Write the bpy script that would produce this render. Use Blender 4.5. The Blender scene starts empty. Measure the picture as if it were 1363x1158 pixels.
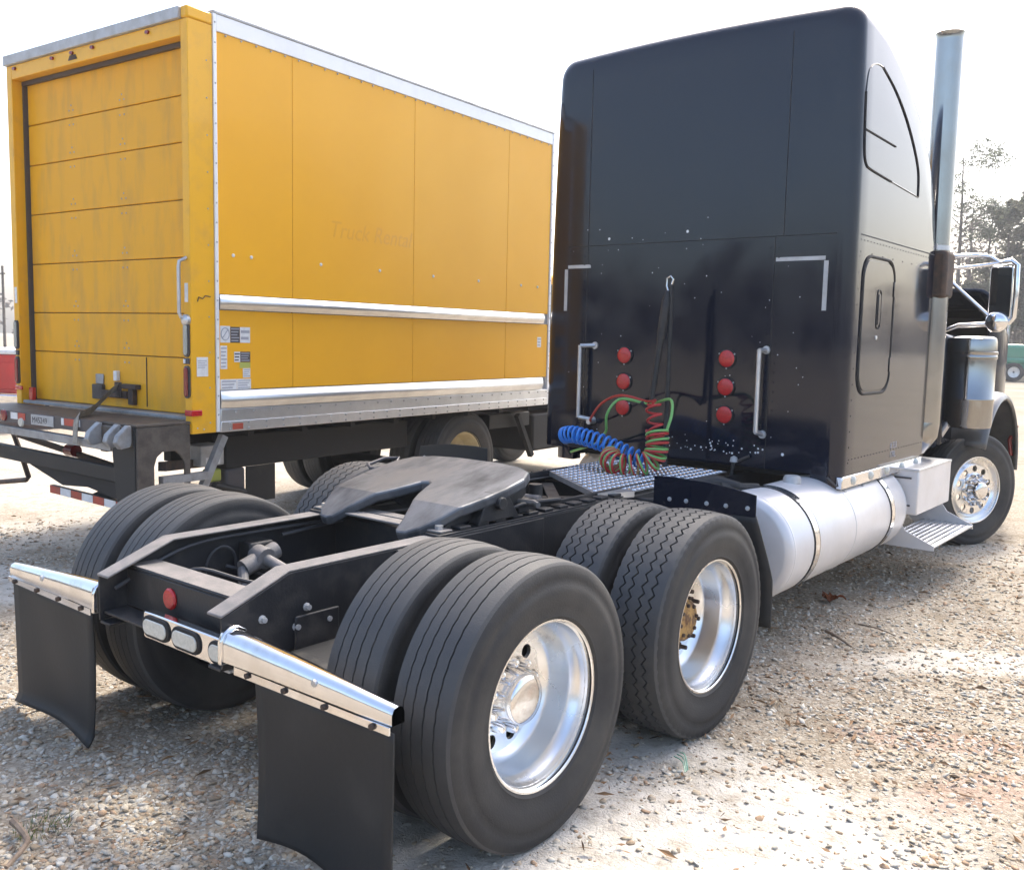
import bpy, bmesh, math, random
import numpy as np
from mathutils import Vector, Matrix

S = bpy.context.scene
COL = S.collection
R_ = math.radians
PI = math.pi
random.seed(7)

# ------------------------------------------------------------------ camera
cam_d = bpy.data.cameras.new('camera')
cam = bpy.data.objects.new('camera', cam_d)
COL.objects.link(cam)
S.camera = cam


def cam_basis(yaw, pitch, roll):
    y, p, r = R_(yaw), R_(pitch), R_(roll)
    f = Vector((-math.sin(y) * math.cos(p), math.cos(y) * math.cos(p), -math.sin(p)))
    rt = Vector((math.cos(y), math.sin(y), 0))
    up = rt.cross(f)
    r2 = math.cos(r) * rt + math.sin(r) * up
    u2 = -math.sin(r) * rt + math.cos(r) * up
    return r2, u2, f


cr, cu, cf = cam_basis(39.063, 5.917, 1.252)
cam.matrix_world = Matrix(((cr.x, cu.x, -cf.x, 3.201), (cr.y, cu.y, -cf.y, -2.513), (cr.z, cu.z, -cf.z, 1.750), (0, 0, 0, 1)))
cam_d.sensor_width = 36
cam_d.lens = 36 * 1250 / 1363
cam_d.clip_start = 0.05
cam_d.clip_end = 2000

# ------------------------------------------------------------------ sky, sun, exposure
SUN_AZ = -9      # degrees from +Y towards -X (negative: to the left)
SUN_EL = 50
W = bpy.data.worlds.new('World')
S.world = W
W.use_nodes = True
wn = W.node_tree
wn.nodes.clear()
wo = wn.nodes.new('ShaderNodeOutputWorld')
wb = wn.nodes.new('ShaderNodeBackground')
ws = wn.nodes.new('ShaderNodeTexSky')
ws.sky_type = 'NISHITA'
ws.sun_disc = False
ws.sun_elevation = R_(SUN_EL)
ws.sun_rotation = R_(SUN_AZ)
ws.air_density = 1.0
ws.dust_density = 4.5
ws.ozone_density = 1.0
wb.inputs['Strength'].default_value = 0.15
wn.links.new(ws.outputs[0], wb.inputs[0])
wn.links.new(wb.outputs[0], wo.inputs[0])
sd = bpy.data.lights.new('sun', 'SUN')
sd.energy = 1.5
sd.angle = R_(11)
sd.color = (1, .93, .82)
sun = bpy.data.objects.new('sun', sd)
COL.objects.link(sun)
sdir = Vector((math.sin(R_(SUN_AZ)) * math.cos(R_(SUN_EL)), math.cos(R_(SUN_AZ)) * math.cos(R_(SUN_EL)), math.sin(R_(SUN_EL))))
sun.rotation_euler = sdir.to_track_quat('Z', 'Y').to_euler()
sun.location = (0, 0, 30)
S.view_settings.view_transform = 'Standard'
S.view_settings.look = 'None'
S.view_settings.exposure = 1.65
S.view_settings.gamma = 1
S.view_settings.use_curve_mapping = False
S.render.engine = 'CYCLES'
S.render.resolution_x = 1024
S.render.resolution_y = 869

# ------------------------------------------------------------------ materials
MATS = {}


def mat(name, base, rough=.5, metal=0., base2=None, scale=6., stretch=(1, 1, 1), lo=.35, hi=.65, bump=0., bscale=60.,
        coat=0., rvar=0., spec=.5, island=0., detail=6., trans=0.):
    m = bpy.data.materials.new(name)
    m.use_nodes = True
    nt = m.node_tree
    b = nt.nodes['Principled BSDF']
    b.inputs['Base Color'].default_value = (*base, 1)
    b.inputs['Roughness'].default_value = rough
    b.inputs['Metallic'].default_value = metal
    b.inputs['Coat Weight'].default_value = coat
    b.inputs['Coat Roughness'].default_value = .06
    b.inputs['Specular IOR Level'].default_value = spec
    b.inputs['Transmission Weight'].default_value = trans
    tc = nt.nodes.new('ShaderNodeTexCoord')
    mp = nt.nodes.new('ShaderNodeMapping')
    mp.inputs['Scale'].default_value = stretch
    nt.links.new(tc.outputs['Object'], mp.inputs[0])
    col = None
    if base2 is not None:
        n = nt.nodes.new('ShaderNodeTexNoise')
        n.inputs['Scale'].default_value = scale
        n.inputs['Detail'].default_value = detail
        n.inputs['Roughness'].default_value = .62
        nt.links.new(mp.outputs[0], n.inputs['Vector'])
        mr = nt.nodes.new('ShaderNodeMapRange')
        mr.inputs[1].default_value = lo
        mr.inputs[2].default_value = hi
        nt.links.new(n.outputs['Fac'], mr.inputs[0])
        mx = nt.nodes.new('ShaderNodeMix')
        mx.data_type = 'RGBA'
        mx.inputs[6].default_value = (*base, 1)
        mx.inputs[7].default_value = (*base2, 1)
        nt.links.new(mr.outputs[0], mx.inputs[0])
        col = mx.outputs[2]
        if rvar:
            mr2 = nt.nodes.new('ShaderNodeMapRange')
            mr2.inputs[3].default_value = rough
            mr2.inputs[4].default_value = min(1, rough + rvar)
            nt.links.new(mr.outputs[0], mr2.inputs[0])
            nt.links.new(mr2.outputs[0], b.inputs['Roughness'])
    if island:
        g = nt.nodes.new('ShaderNodeNewGeometry')
        hs = nt.nodes.new('ShaderNodeHueSaturation')
        mr3 = nt.nodes.new('ShaderNodeMapRange')
        mr3.inputs[3].default_value = 1 - island
        mr3.inputs[4].default_value = 1 + island
        nt.links.new(g.outputs['Random Per Island'], mr3.inputs[0])
        nt.links.new(mr3.outputs[0], hs.inputs['Value'])
        if col is not None:
            nt.links.new(col, hs.inputs['Color'])
        else:
            hs.inputs['Color'].default_value = (*base, 1)
        col = hs.outputs[0]
    if col is not None:
        nt.links.new(col, b.inputs['Base Color'])
    if bump:
        n2 = nt.nodes.new('ShaderNodeTexNoise')
        n2.inputs['Scale'].default_value = bscale
        n2.inputs['Detail'].default_value = 5
        nt.links.new(mp.outputs[0], n2.inputs['Vector'])
        bp = nt.nodes.new('ShaderNodeBump')
        bp.inputs['Strength'].default_value = bump
        bp.inputs['Distance'].default_value = .01
        nt.links.new(n2.outputs['Fac'], bp.inputs['Height'])
        nt.links.new(bp.outputs[0], b.inputs['Normal'])
    MATS[name] = m
    return m


M = dict(
    black_paint=mat('black_paint', (.004, .007, .018), .05, base2=(.007, .010, .020), scale=3, rvar=.08, spec=.38, coat=.20, bump=.035, bscale=2.0),
    black_seam=mat('black_seam', (.006, .006, .008), .6),
    chassis=mat('chassis', (.013, .014, .017), .5, base2=(.055, .049, .044), scale=9, lo=.48, hi=.75, rvar=.3, bump=.12, bscale=90),
    chassis_sunlit=mat('chassis_sunlit', (.14, .135, .13), .6, base2=(.21, .19, .18), scale=14, bump=.15, bscale=120),  # paler copy of chassis: sunlight on upward faces put into the colour
    greasy=mat('greasy', (.125, .135, .15), .36, metal=.35, base2=(.022, .024, .028), scale=3.2, stretch=(2.2, .9, 1), lo=.42, hi=.70, rvar=.3, detail=9, bump=.10, bscale=40),
    rubber=mat('rubber', (.017, .0175, .019), .7, base2=(.060, .056, .050), scale=2.6, detail=10, lo=.42, hi=.8, bump=.15, bscale=140),
    tread=mat('tread', (.042, .044, .048), .62, base2=(.068, .066, .063), scale=7, lo=.3, hi=.8, bump=.2, bscale=180),  # paler than the sidewalls: sunlit look of the treads put into the colour
    flap=mat('flap', (.014, .015, .016), .6, base2=(.050, .046, .040), scale=3.5, lo=.5, hi=.85, detail=10, bump=.08, bscale=50, rvar=.2),
    chrome=mat('chrome', (.78, .78, .79), .10, metal=1., base2=(.62, .60, .58), scale=7, lo=.5, hi=.8, rvar=.16),
    alu_bright=mat('alu_bright', (.82, .82, .83), .17, metal=1., base2=(.62, .61, .60), scale=14, lo=.45, hi=.8, rvar=.15),
    alu_rim=mat('alu_rim', (.86, .86, .86), .25, metal=1., base2=(.80, .80, .79), scale=2.5, lo=.3, hi=.8, rvar=.06),
    rail_alu=mat('rail_alu', (.80, .81, .82), .34, metal=.9, base2=(.66, .66, .66), scale=5, lo=.4, hi=.8, rvar=.1),
    steel_stack=mat('steel_stack', (.33, .33, .33), .09, metal=1., base2=(.32, .31, .295), scale=4, lo=.4, hi=.7, rvar=.12),
    alu=mat('alu', (.62, .63, .65), .36, metal=.85, base2=(.46, .46, .47), scale=8, lo=.4, hi=.8, rvar=.2, bump=.04),
    alu_dull=mat('alu_dull', (.50, .51, .52), .55, metal=.35, base2=(.36, .35, .34), scale=8, lo=.4, hi=.8, rvar=.2, bump=.05),
    tank_white=mat('tank_white', (.70, .69, .70), .33, metal=.25, base2=(.60, .58, .56), scale=2.2, lo=.4, hi=.8, rvar=.12, bump=.03, bscale=25),
    yellow=mat('yellow', (.87, .43, .014), .42, base2=(.83, .40, .012), scale=1.1, lo=.35, hi=.7, coat=.05, spec=.35, bump=.06, bscale=1.8, rvar=.08),
    yellow_door=mat('yellow_door', (.78, .385, .014), .46, spec=.3, base2=(.47, .28, .075), scale=3.4, stretch=(2.4, 1, .55), lo=.46, hi=.92, detail=11, bump=.06, bscale=12, rvar=.2),
    yellow_post=mat('yellow_post', (.82, .43, .018), .42, spec=.35, base2=(.64, .34, .05), scale=5, lo=.5, hi=.85, rvar=.2, coat=.2),
    joint=mat('joint', (.34, .165, .02), .6),
    yellow_old=mat('yellow_old', (.78, .365, .010), .36, coat=.3),
    white_rail=mat('white_rail', (.84, .85, .86), .35, base2=(.74, .74, .74), scale=5, lo=.5, hi=.85, coat=.4),
    red_lens=mat('red_lens', (.55, .015, .018), .18, base2=(.40, .01, .012), scale=90, lo=.4, hi=.6, coat=.5, bump=.25, bscale=260),
    red_dark=mat('red_dark', (.20, .008, .012), .25, coat=.4),
    red_paint=mat('red_paint', (.55, .02, .02), .3, base2=(.45, .02, .02), scale=3, coat=.4),
    red_tape=mat('red_tape', (.50, .06, .035), .5, base2=(.32, .08, .05), scale=12),
    clear_lens=mat('clear_lens', (.62, .62, .56), .22, base2=(.50, .50, .44), scale=60, bump=.3, bscale=240, coat=.4),
    grey_lens=mat('grey_lens', (.42, .42, .36), .25, base2=(.34, .34, .30), scale=60, bump=.3, bscale=240),
    white=mat('white', (.74, .75, .76), .45, base2=(.60, .60, .60), scale=30, lo=.45, hi=.8),
    ink=mat('ink', (.07, .065, .07), .5),
    ink_grey=mat('ink_grey', (.36, .37, .42), .5),
    ink_green=mat('ink_green', (.42, .45, .10), .5),
    rust=mat('rust', (.10, .062, .042), .8, base2=(.045, .038, .034), scale=14, bump=.3, bscale=70),
    rust_hub=mat('rust_hub', (.42, .25, .08), .65, base2=(.12, .06, .03), scale=22, lo=.45, hi=.62, bump=.25, bscale=90),
    lift_steel=mat('lift_steel', (.10, .085, .07), .6, base2=(.055, .045, .04), scale=11, lo=.4, hi=.65, bump=.2, bscale=90),
    lift_grey=mat('lift_grey', (.34, .35, .36), .5, metal=.3, base2=(.22, .21, .20), scale=9, lo=.42, hi=.7),
    dark=mat('dark', (.012, .012, .013), .7),
    hose_blue=mat('hose_blue', (.03, .26, .78), .35, base2=(.03, .20, .60), scale=30),
    hose_red=mat('hose_red', (.46, .03, .03), .35),
    hose_green=mat('hose_green', (.17, .42, .12), .35),
    cable=mat('cable', (.05, .05, .055), .5),
    strap=mat('strap', (.36, .34, .29), .85, base2=(.24, .22, .19), scale=30),
    cream=mat('cream', (.62, .55, .36), .5, base2=(.50, .42, .26), scale=9),
    glass=mat('glass', (.012, .015, .018), .04, coat=1.),
    green_paint=mat('green_paint', (.015, .21, .13), .25, coat=.5),
    green_dark=mat('green_dark', (.01, .10, .09), .3, coat=.5),
    bark=mat('bark', (.085, .07, .06), .9, base2=(.16, .14, .12), scale=9, bump=.4),
    needles=mat('needles', (.10, .115, .075), .75, island=.45),
    needles_b=mat('needles_b', (.125, .125, .08), .75, island=.45),
    twigs=mat('twigs', (.115, .098, .085), .9, island=.35),
    fender_grey=mat('fender_grey', (.045, .048, .055), .3, base2=(.08, .08, .08), scale=4, coat=.2),
    stone=mat('stone', (.40, .33, .25), .85, base2=(.30, .25, .19), scale=9, island=.5, bump=.3, bscale=150),
    litter=mat('litter', (.20, .115, .055), .85, island=.5),
    leaf=mat('leaf', (.34, .10, .03), .7, base2=(.20, .06, .02), scale=20),
    stick=mat('stick', (.13, .095, .07), .9, base2=(.22, .17, .13), scale=20, bump=.4),
    grass=mat('grass', (.10, .16, .03), .7, island=.35),
    plastic_scrap=mat('plastic_scrap', (.25, .45, .33), .4),
)

# every pebble takes its own colour
_nt = M['stone'].node_tree
_g = _nt.nodes.new('ShaderNodeNewGeometry')
_cr = _nt.nodes.new('ShaderNodeValToRGB')
_cr.color_ramp.interpolation = 'CONSTANT'
_pal = [(.43, .36, .27), (.50, .44, .35), (.36, .28, .19), (.56, .51, .43), (.42, .39, .34), (.31, .23, .15), (.47, .38, .27), (.62, .58, .50), (.40, .27, .17), (.46, .42, .35)]
while len(_cr.color_ramp.elements) < len(_pal):
    _cr.color_ramp.elements.new(.5)
for _i, _c in enumerate(_pal):
    _cr.color_ramp.elements[_i].position = _i / len(_pal)
    _cr.color_ramp.elements[_i].color = (*_c, 1)
_nt.links.new(_g.outputs['Random Per Island'], _cr.inputs[0])
_n = _nt.nodes.new('ShaderNodeTexNoise')
_n.inputs['Scale'].default_value = 60
_mx = _nt.nodes.new('ShaderNodeMix')
_mx.data_type = 'RGBA'
_mx.blend_type = 'MULTIPLY'
_mx.inputs[0].default_value = .15
_nt.links.new(_cr.outputs[0], _mx.inputs[6])
_nt.links.new(_n.outputs['Fac'], _mx.inputs[7])
_nt.links.new(_mx.outputs[2], _nt.nodes['Principled BSDF'].inputs['Base Color'])

# thin leaves let light through
for _k in ('needles', 'needles_b', 'twigs', 'grass', 'leaf'):
    _nt = M[_k].node_tree
    _p = _nt.nodes['Principled BSDF']
    _t = _nt.nodes.new('ShaderNodeBsdfTranslucent')
    _src = _p.inputs['Base Color'].links
    if _src:
        _nt.links.new(_src[0].from_socket, _t.inputs[0])
    else:
        _t.inputs[0].default_value = _p.inputs['Base Color'].default_value
    _ms = _nt.nodes.new('ShaderNodeMixShader')
    _ms.inputs[0].default_value = .45
    _nt.links.new(_p.outputs[0], _ms.inputs[1])
    _nt.links.new(_t.outputs[0], _ms.inputs[2])
    _nt.links.new(_ms.outputs[0], _nt.nodes['Material Output'].inputs[0])

dp = mat('diamond_plate', (.30, .31, .33), .42, metal=.6, base2=(.12, .125, .13), scale=7, lo=.42, hi=.75, rvar=.2)
M['diamond'] = dp


# ------------------------------------------------------------------ mesh helpers
class MB:
    def __init__(s):
        s.v, s.f = [], []

    def add(s, vs, fs):
        o = len(s.v)
        s.v += [tuple(p) for p in vs]
        s.f += [tuple(i + o for i in f) for f in fs]
        return s

    def box(s, x0, x1, y0, y1, z0, z1):
        return s.add([(x0, y0, z0), (x1, y0, z0), (x1, y1, z0), (x0, y1, z0), (x0, y0, z1), (x1, y0, z1), (x1, y1, z1), (x0, y1, z1)],
                     [(3, 2, 1, 0), (4, 5, 6, 7), (0, 1, 5, 4), (1, 2, 6, 5), (2, 3, 7, 6), (3, 0, 4, 7)])

    def bar(s, a, b, w, h, up=(0, 0, 1)):
        """rectangular bar from a to b; w across, h along up"""
        a, b = Vector(a), Vector(b)
        d = (b - a).normalized()
        sd_ = d.cross(Vector(up)).normalized()
        u = sd_.cross(d)
        vs = []
        for p in (a, b):
            for i, j in ((-1, -1), (1, -1), (1, 1), (-1, 1)):
                vs.append(p + sd_ * (w / 2 * i) + u * (h / 2 * j))
        return s.add(vs, [(0, 3, 2, 1), (4, 5, 6, 7), (0, 1, 5, 4), (1, 2, 6, 5), (2, 3, 7, 6), (3, 0, 4, 7)])

    def prism(s, poly, axis, a, b):
        """poly: 2D points in the two other axes in order (x,y,z minus axis); extruded a..b"""
        n = len(poly)

        def P(p, t):
            if axis == 'x':
                return (t, p[0], p[1])
            if axis == 'y':
                return (p[0], t, p[1])
            return (p[0], p[1], t)
        vs = [P(p, a) for p in poly] + [P(p, b) for p in poly]
        fs = [tuple(range(n)), tuple(range(2 * n - 1, n - 1, -1))]
        for i in range(n):
            j = (i + 1) % n
            fs.append((i, i + n, j + n, j))
        return s.add(vs, fs)

    def tube(s, pts, r, n=8, cap=True):
        pts = [Vector(p) for p in pts]
        m = len(pts)
        rs = r if hasattr(r, '__len__') else [r] * m
        prev = None
        vs, fs = [], []
        for i, p in enumerate(pts):
            t = (pts[min(i + 1, m - 1)] - pts[max(i - 1, 0)]).normalized()
            if prev is None:
                u = t.orthogonal().normalized()
            else:
                u = (prev - t * prev.dot(t))
                u = u.normalized() if u.length > 1e-6 else t.orthogonal().normalized()
            prev = u
            w = t.cross(u)
            for k in range(n):
                a = 2 * PI * k / n
                vs.append(p + (u * math.cos(a) + w * math.sin(a)) * rs[i])
        for i in range(m - 1):
            for k in range(n):
                k2 = (k + 1) % n
                fs.append((i * n + k, i * n + k2, (i + 1) * n + k2, (i + 1) * n + k))
        if cap:
            fs.append(tuple(range(n - 1, -1, -1)))
            fs.append(tuple(range((m - 1) * n, m * n)))
        return s.add(vs, fs)

    def lathe(s, prof, axis='x', n=48, c=(0, 0, 0), cap0=False, cap1=False):
        """prof: (t, r) along axis"""
        vs, fs = [], []
        for t, r in prof:
            for k in range(n):
                a = 2 * PI * k / n
                u, w = r * math.cos(a), r * math.sin(a)
                p = {'x': (t, u, w), 'y': (w, t, u), 'z': (u, w, t)}[axis]
                vs.append((p[0] + c[0], p[1] + c[1], p[2] + c[2]))
        m = len(prof)
        for i in range(m - 1):
            for k in range(n):
                k2 = (k + 1) % n
                fs.append((i * n + k, i * n + k2, (i + 1) * n + k2, (i + 1) * n + k))
        if cap0:
            fs.append(tuple(range(n - 1, -1, -1)))
        if cap1:
            fs.append(tuple(range((m - 1) * n, m * n)))
        return s.add(vs, fs)

    def rivets(s, pts, nrm, r=.008, h=.004):
        nv = Vector(nrm).normalized()
        u = nv.orthogonal().normalized()
        w = nv.cross(u)
        for p in pts:
            p = Vector(p)
            vs = [p + (u * math.cos(a) + w * math.sin(a)) * r for a in [2 * PI * k / 6 for k in range(6)]]
            vs += [p + (u * math.cos(a) + w * math.sin(a)) * r * .6 + nv * h for a in [2 * PI * k / 6 for k in range(6)]]
            s.add(vs, [(i, (i + 1) % 6, (i + 1) % 6 + 6, i + 6) for i in range(6)] + [tuple(range(6, 12))])
        return s

    def build(s, name, m, parent=None, label=None, smooth=35, bevel=0., kind=None, loc=None):
        me = bpy.data.meshes.new(name)
        me.from_pydata(s.v, [], s.f)
        bm = bmesh.new()
        bm.from_mesh(me)
        bmesh.ops.recalc_face_normals(bm, faces=bm.faces)
        bm.to_mesh(me)
        bm.free()
        o = bpy.data.objects.new(name, me)
        COL.objects.link(o)
        me.materials.append(m)
        if smooth:
            for p in me.polygons:
                p.use_smooth = True
            me.set_sharp_from_angle(angle=R_(smooth))
        if bevel:
            bv = o.modifiers.new('bevel', 'BEVEL')
            bv.width = bevel
            bv.segments = 2
            bv.limit_method = 'ANGLE'
            bv.angle_limit = R_(40)
            bv.harden_normals = False
        if parent:
            o.parent = parent
        if loc:
            o.location = loc
        if label:
            o['label'] = label
        if kind:
            o['kind'] = kind
        return o


def thing(name, label, cat, loc=(0, 0, 0), rz=0., group=None):
    o = bpy.data.objects.new(name, None)
    COL.objects.link(o)
    o.location = loc
    o.rotation_euler = (0, 0, rz)
    tag(o, label, cat, group)
    return o


def tag(o, label, cat, group=None):
    o['label'] = label
    o['category'] = cat
    if group:
        o['group'] = group
    return o


def struct(o):
    o['kind'] = 'structure'
    return o


def dup(o, parent=None, **kw):
    c = o.copy()
    COL.objects.link(c)
    if parent:
        c.parent = parent
    for ch in list(o.children):
        dup(ch, c)
    return c


def text(name, body, size, m, parent, mtx, shear=0., depth=.0006):
    cu_ = bpy.data.curves.new(name, 'FONT')
    cu_.body = body
    cu_.size = size
    cu_.shear = shear
    cu_.extrude = depth
    cu_.resolution_u = 3
    t = bpy.data.objects.new(name + '_tmp', cu_)
    COL.objects.link(t)
    bpy.context.view_layer.update()
    me = bpy.data.meshes.new_from_object(t.evaluated_get(bpy.context.evaluated_depsgraph_get()))
    bpy.data.objects.remove(t)
    o = bpy.data.objects.new(name, me)
    COL.objects.link(o)
    me.name = name
    me.materials.clear()
    me.materials.append(m)
    o.parent = parent
    o.matrix_local = mtx
    return o


def face_side(x, y, z):        # text on a plane facing +x, reading towards +y
    return Matrix(((0, 0, 1, x), (1, 0, 0, y), (0, 1, 0, z), (0, 0, 0, 1)))


def face_rear(x, y, z):        # text on a plane facing -y, reading towards +x
    return Matrix(((1, 0, 0, x), (0, 0, -1, y), (0, 1, 0, z), (0, 0, 0, 1)))


def spline(pts, n):
    pts = [Vector(p) for p in pts]
    out = []
    m = len(pts)
    for i in range(n):
        t = i / (n - 1) * (m - 1)
        k = min(int(t), m - 2)
        u = t - k
        p0, p1, p2, p3 = pts[max(k - 1, 0)], pts[k], pts[k + 1], pts[min(k + 2, m - 1)]
        out.append(.5 * ((2 * p1) + (p2 - p0) * u + (2 * p0 - 5 * p1 + 4 * p2 - p3) * u * u + (-p0 + 3 * p1 - 3 * p2 + p3) * u ** 3))
    return out


def rrect(w, h, r, n=5, cx=0, cy=0):
    pts = []
    for sx, sy, a0 in ((1, 1, 0), (-1, 1, 90), (-1, -1, 180), (1, -1, 270)):
        for i in range(n + 1):
            a = R_(a0 + 90 * i / n)
            pts.append((cx + sx * (w / 2 - r) + r * math.cos(a), cy + sy * (h / 2 - r) + r * math.sin(a)))
    return pts


# ------------------------------------------------------------------ ground
SAND = [  # x, y, rx, ry, rot, weight : bare pale sandy patches seen between the gravel
    (1.72, .25, 1.10, .66, 40, 1.0), (1.30, .95, .42, .16, 20, .9), (1.95, 3.05, .75, .20, 42, .75), (1.15, .75, .5, .35, 0, .6), (2.3, .9, .5, .3, 20, .35),
    (-3.3, .3, 1.2, .5, 35, .85), (-4.6, 1.8, 1.3, .9, 30, .6), (-7.0, 2.2, 2.0, 1.2, 20, .55), (-5.0, 7.2, 2.4, 2.5, 30, .6),
    (-9, 5, 4, 2.5, 20, .5), (2.4, 5.5, .8, .5, 40, .45), (1.6, 6.2, .5, .6, 0, .35), (-8, 14, 6, 6, 0, .8), (-3.5, 3.2, .8, .7, 0, .5), (-2.6, -1.2, 1.1, .6, 20, .35)]
RED = [(2.15, 1.85, .45, .12, 30, .35), (2.45, 1.5, .4, .15, 60, .3)]


def vnoise(x, y, seed=0):
    rs = np.random.RandomState(seed)
    tab = rs.rand(64, 64)
    xi, yi = np.floor(x).astype(int), np.floor(y).astype(int)
    fx, fy = x - xi, y - yi
    fx, fy = fx * fx * (3 - 2 * fx), fy * fy * (3 - 2 * fy)
    a = tab[xi % 64, yi % 64]
    b = tab[(xi + 1) % 64, yi % 64]
    c = tab[xi % 64, (yi + 1) % 64]
    d = tab[(xi + 1) % 64, (yi + 1) % 64]
    return (a * (1 - fx) + b * fx) * (1 - fy) + (c * (1 - fx) + d * fx) * fy


def fbm(x, y, seed=0, o=4):
    t, amp, s = 0, .5, 0
    for i in range(o):
        t = t + amp * vnoise(x * 2 ** i, y * 2 ** i, seed + i)
        s += amp
        amp *= .55
    return t / s


def patch(lst, x, y, wob=.45, sc=2.2, seed=3):
    out = np.zeros_like(x)
    wn_ = (fbm(x * sc, y * sc, seed) - .5) * 2
    for (px, py, rx, ry, rot, w) in lst:
        c, s_ = math.cos(R_(rot)), math.sin(R_(rot))
        u = ((x - px) * c + (y - py) * s_) / rx
        v = (-(x - px) * s_ + (y - py) * c) / ry
        d = np.sqrt(u * u + v * v) + wn_ * wob
        out = np.maximum(out, w * np.clip((1.25 - d) / .5, 0, 1))
    return out


def ground_h(x, y):
    near = np.exp(-((x / 14.) ** 2 + ((y - 3) / 16.) ** 2))
    h = (fbm(x * .8, y * .8, 11) - .5) * .05 + (fbm(x * 5, y * 5, 21) - .5) * .018
    # keep the wheel tracks level
    return h * near * .8 - .012


def axis_coords(lo, hi, fine, far):
    c = list(np.arange(lo, hi, fine))
    st = fine
    p = c[-1]
    while p < far:
        st *= 1.13
        p += st
        c.append(p)
    st = fine
    p = c[0]
    while p > -far:
        st *= 1.13
        p -= st
        c.insert(0, p)
    return np.array(c)


gx = axis_coords(-6, 4.0, .035, 240)
gy = axis_coords(-2.2, 7.0, .035, 240)
GX, GY = np.meshgrid(gx, gy, indexing='ij')
GZ = ground_h(GX, GY)
me = bpy.data.meshes.new('ground')
nx, ny = len(gx), len(gy)
idx = np.arange(nx * ny).reshape(nx, ny)
quads = np.stack([idx[:-1, :-1], idx[1:, :-1], idx[1:, 1:], idx[:-1, 1:]], -1).reshape(-1, 4)
me.vertices.add(nx * ny)
me.vertices.foreach_set('co', np.stack([GX, GY, GZ], -1).astype(np.float32).ravel())
me.loops.add(quads.size)
me.loops.foreach_set('vertex_index', quads.ravel().astype(np.int32))
me.polygons.add(len(quads))
me.polygons.foreach_set('loop_start', (np.arange(len(quads)) * 4).astype(np.int32))
me.polygons.foreach_set('loop_total', np.full(len(quads), 4, np.int32))
me.update()
me.validate()
at = me.attributes.new('sand', 'FLOAT', 'POINT')
at.data.foreach_set('value', patch(SAND, GX, GY).astype(np.float32).ravel())
at = me.attributes.new('redclay', 'FLOAT', 'POINT')
at.data.foreach_set('value', patch(RED, GX, GY).astype(np.float32).ravel())
for p in me.polygons:
    p.use_smooth = True
ground = bpy.data.objects.new('ground', me)
COL.objects.link(ground)
struct(ground)
gm = bpy.data.materials.new('gravel_ground')
gm.use_nodes = True
nt = gm.node_tree
bs = nt.nodes['Principled BSDF']
bs.inputs['Roughness'].default_value = .95
bs.inputs['Specular IOR Level'].default_value = .2


def N(t, **kw):
    n = nt.nodes.new(t)
    for k, v in kw.items():
        if k.startswith('i_'):
            n.inputs[k[2:].replace('_', ' ')].default_value = v
        else:
            setattr(n, k, v)
    return n


def mixc(fac, a, b):
    m_ = N('ShaderNodeMix', data_type='RGBA')
    for sock, v in ((0, fac), (6, a), (7, b)):
        if hasattr(v, 'links'):
            nt.links.new(v, m_.inputs[sock])
        elif isinstance(v, tuple):
            m_.inputs[sock].default_value = (*v, 1)
        else:
            m_.inputs[sock].default_value = v
    return m_.outputs[2]


def ramp(src, lo, hi):
    r_ = N('ShaderNodeMapRange')
    r_.inputs[1].default_value = lo
    r_.inputs[2].default_value = hi
    nt.links.new(src, r_.inputs[0])
    return r_.outputs[0]


gtc = N('ShaderNodeTexCoord')


def gnoise(sc, det=6):
    n = N('ShaderNodeTexNoise', i_Scale=sc, i_Detail=det, i_Roughness=.65)
    nt.links.new(gtc.outputs['Object'], n.inputs['Vector'])
    return n.outputs['Fac']


wrp = N('ShaderNodeTexNoise', i_Scale=14., i_Detail=3.)
nt.links.new(gtc.outputs['Object'], wrp.inputs['Vector'])
wad = N('ShaderNodeMix', data_type='VECTOR')
wad.inputs[0].default_value = .06
nt.links.new(gtc.outputs['Object'], wad.inputs[4])
nt.links.new(wrp.outputs['Color'], wad.inputs[5])
vor = N('ShaderNodeTexVoronoi', i_Scale=58., i_Randomness=1.)
nt.links.new(wad.outputs[1], vor.inputs['Vector'])
vor2 = N('ShaderNodeTexVoronoi', i_Scale=130.)
nt.links.new(wad.outputs[1], vor2.inputs['Vector'])
hsv = N('ShaderNodeSeparateColor')
nt.links.new(vor.outputs['Color'], hsv.inputs[0])
c1 = mixc(ramp(gnoise(.7), .35, .65), (.265, .22, .165), (.34, .295, .23))
c2 = mixc(ramp(hsv.outputs[0], .0, 1.), c1, (.46, .415, .34))
c3 = mixc(ramp(vor.outputs['Distance'], .35, 1.0), c2, (.20, .155, .11))
c4 = mixc(ramp(gnoise(3.2), .52, .72), c3, (.20, .155, .10))
sa = N('ShaderNodeAttribute', attribute_name='sand')
sfac = N('ShaderNodeMath', operation='MULTIPLY')
nt.links.new(sa.outputs['Fac'], sfac.inputs[0])
nt.links.new(ramp(gnoise(9), .25, .55), sfac.inputs[1])
c5 = mixc(sfac.outputs[0], c4, (.56, .525, .465))
ra = N('ShaderNodeAttribute', attribute_name='redclay')
c6 = mixc(ra.outputs['Fac'], c5, (.34, .18, .13))
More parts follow.
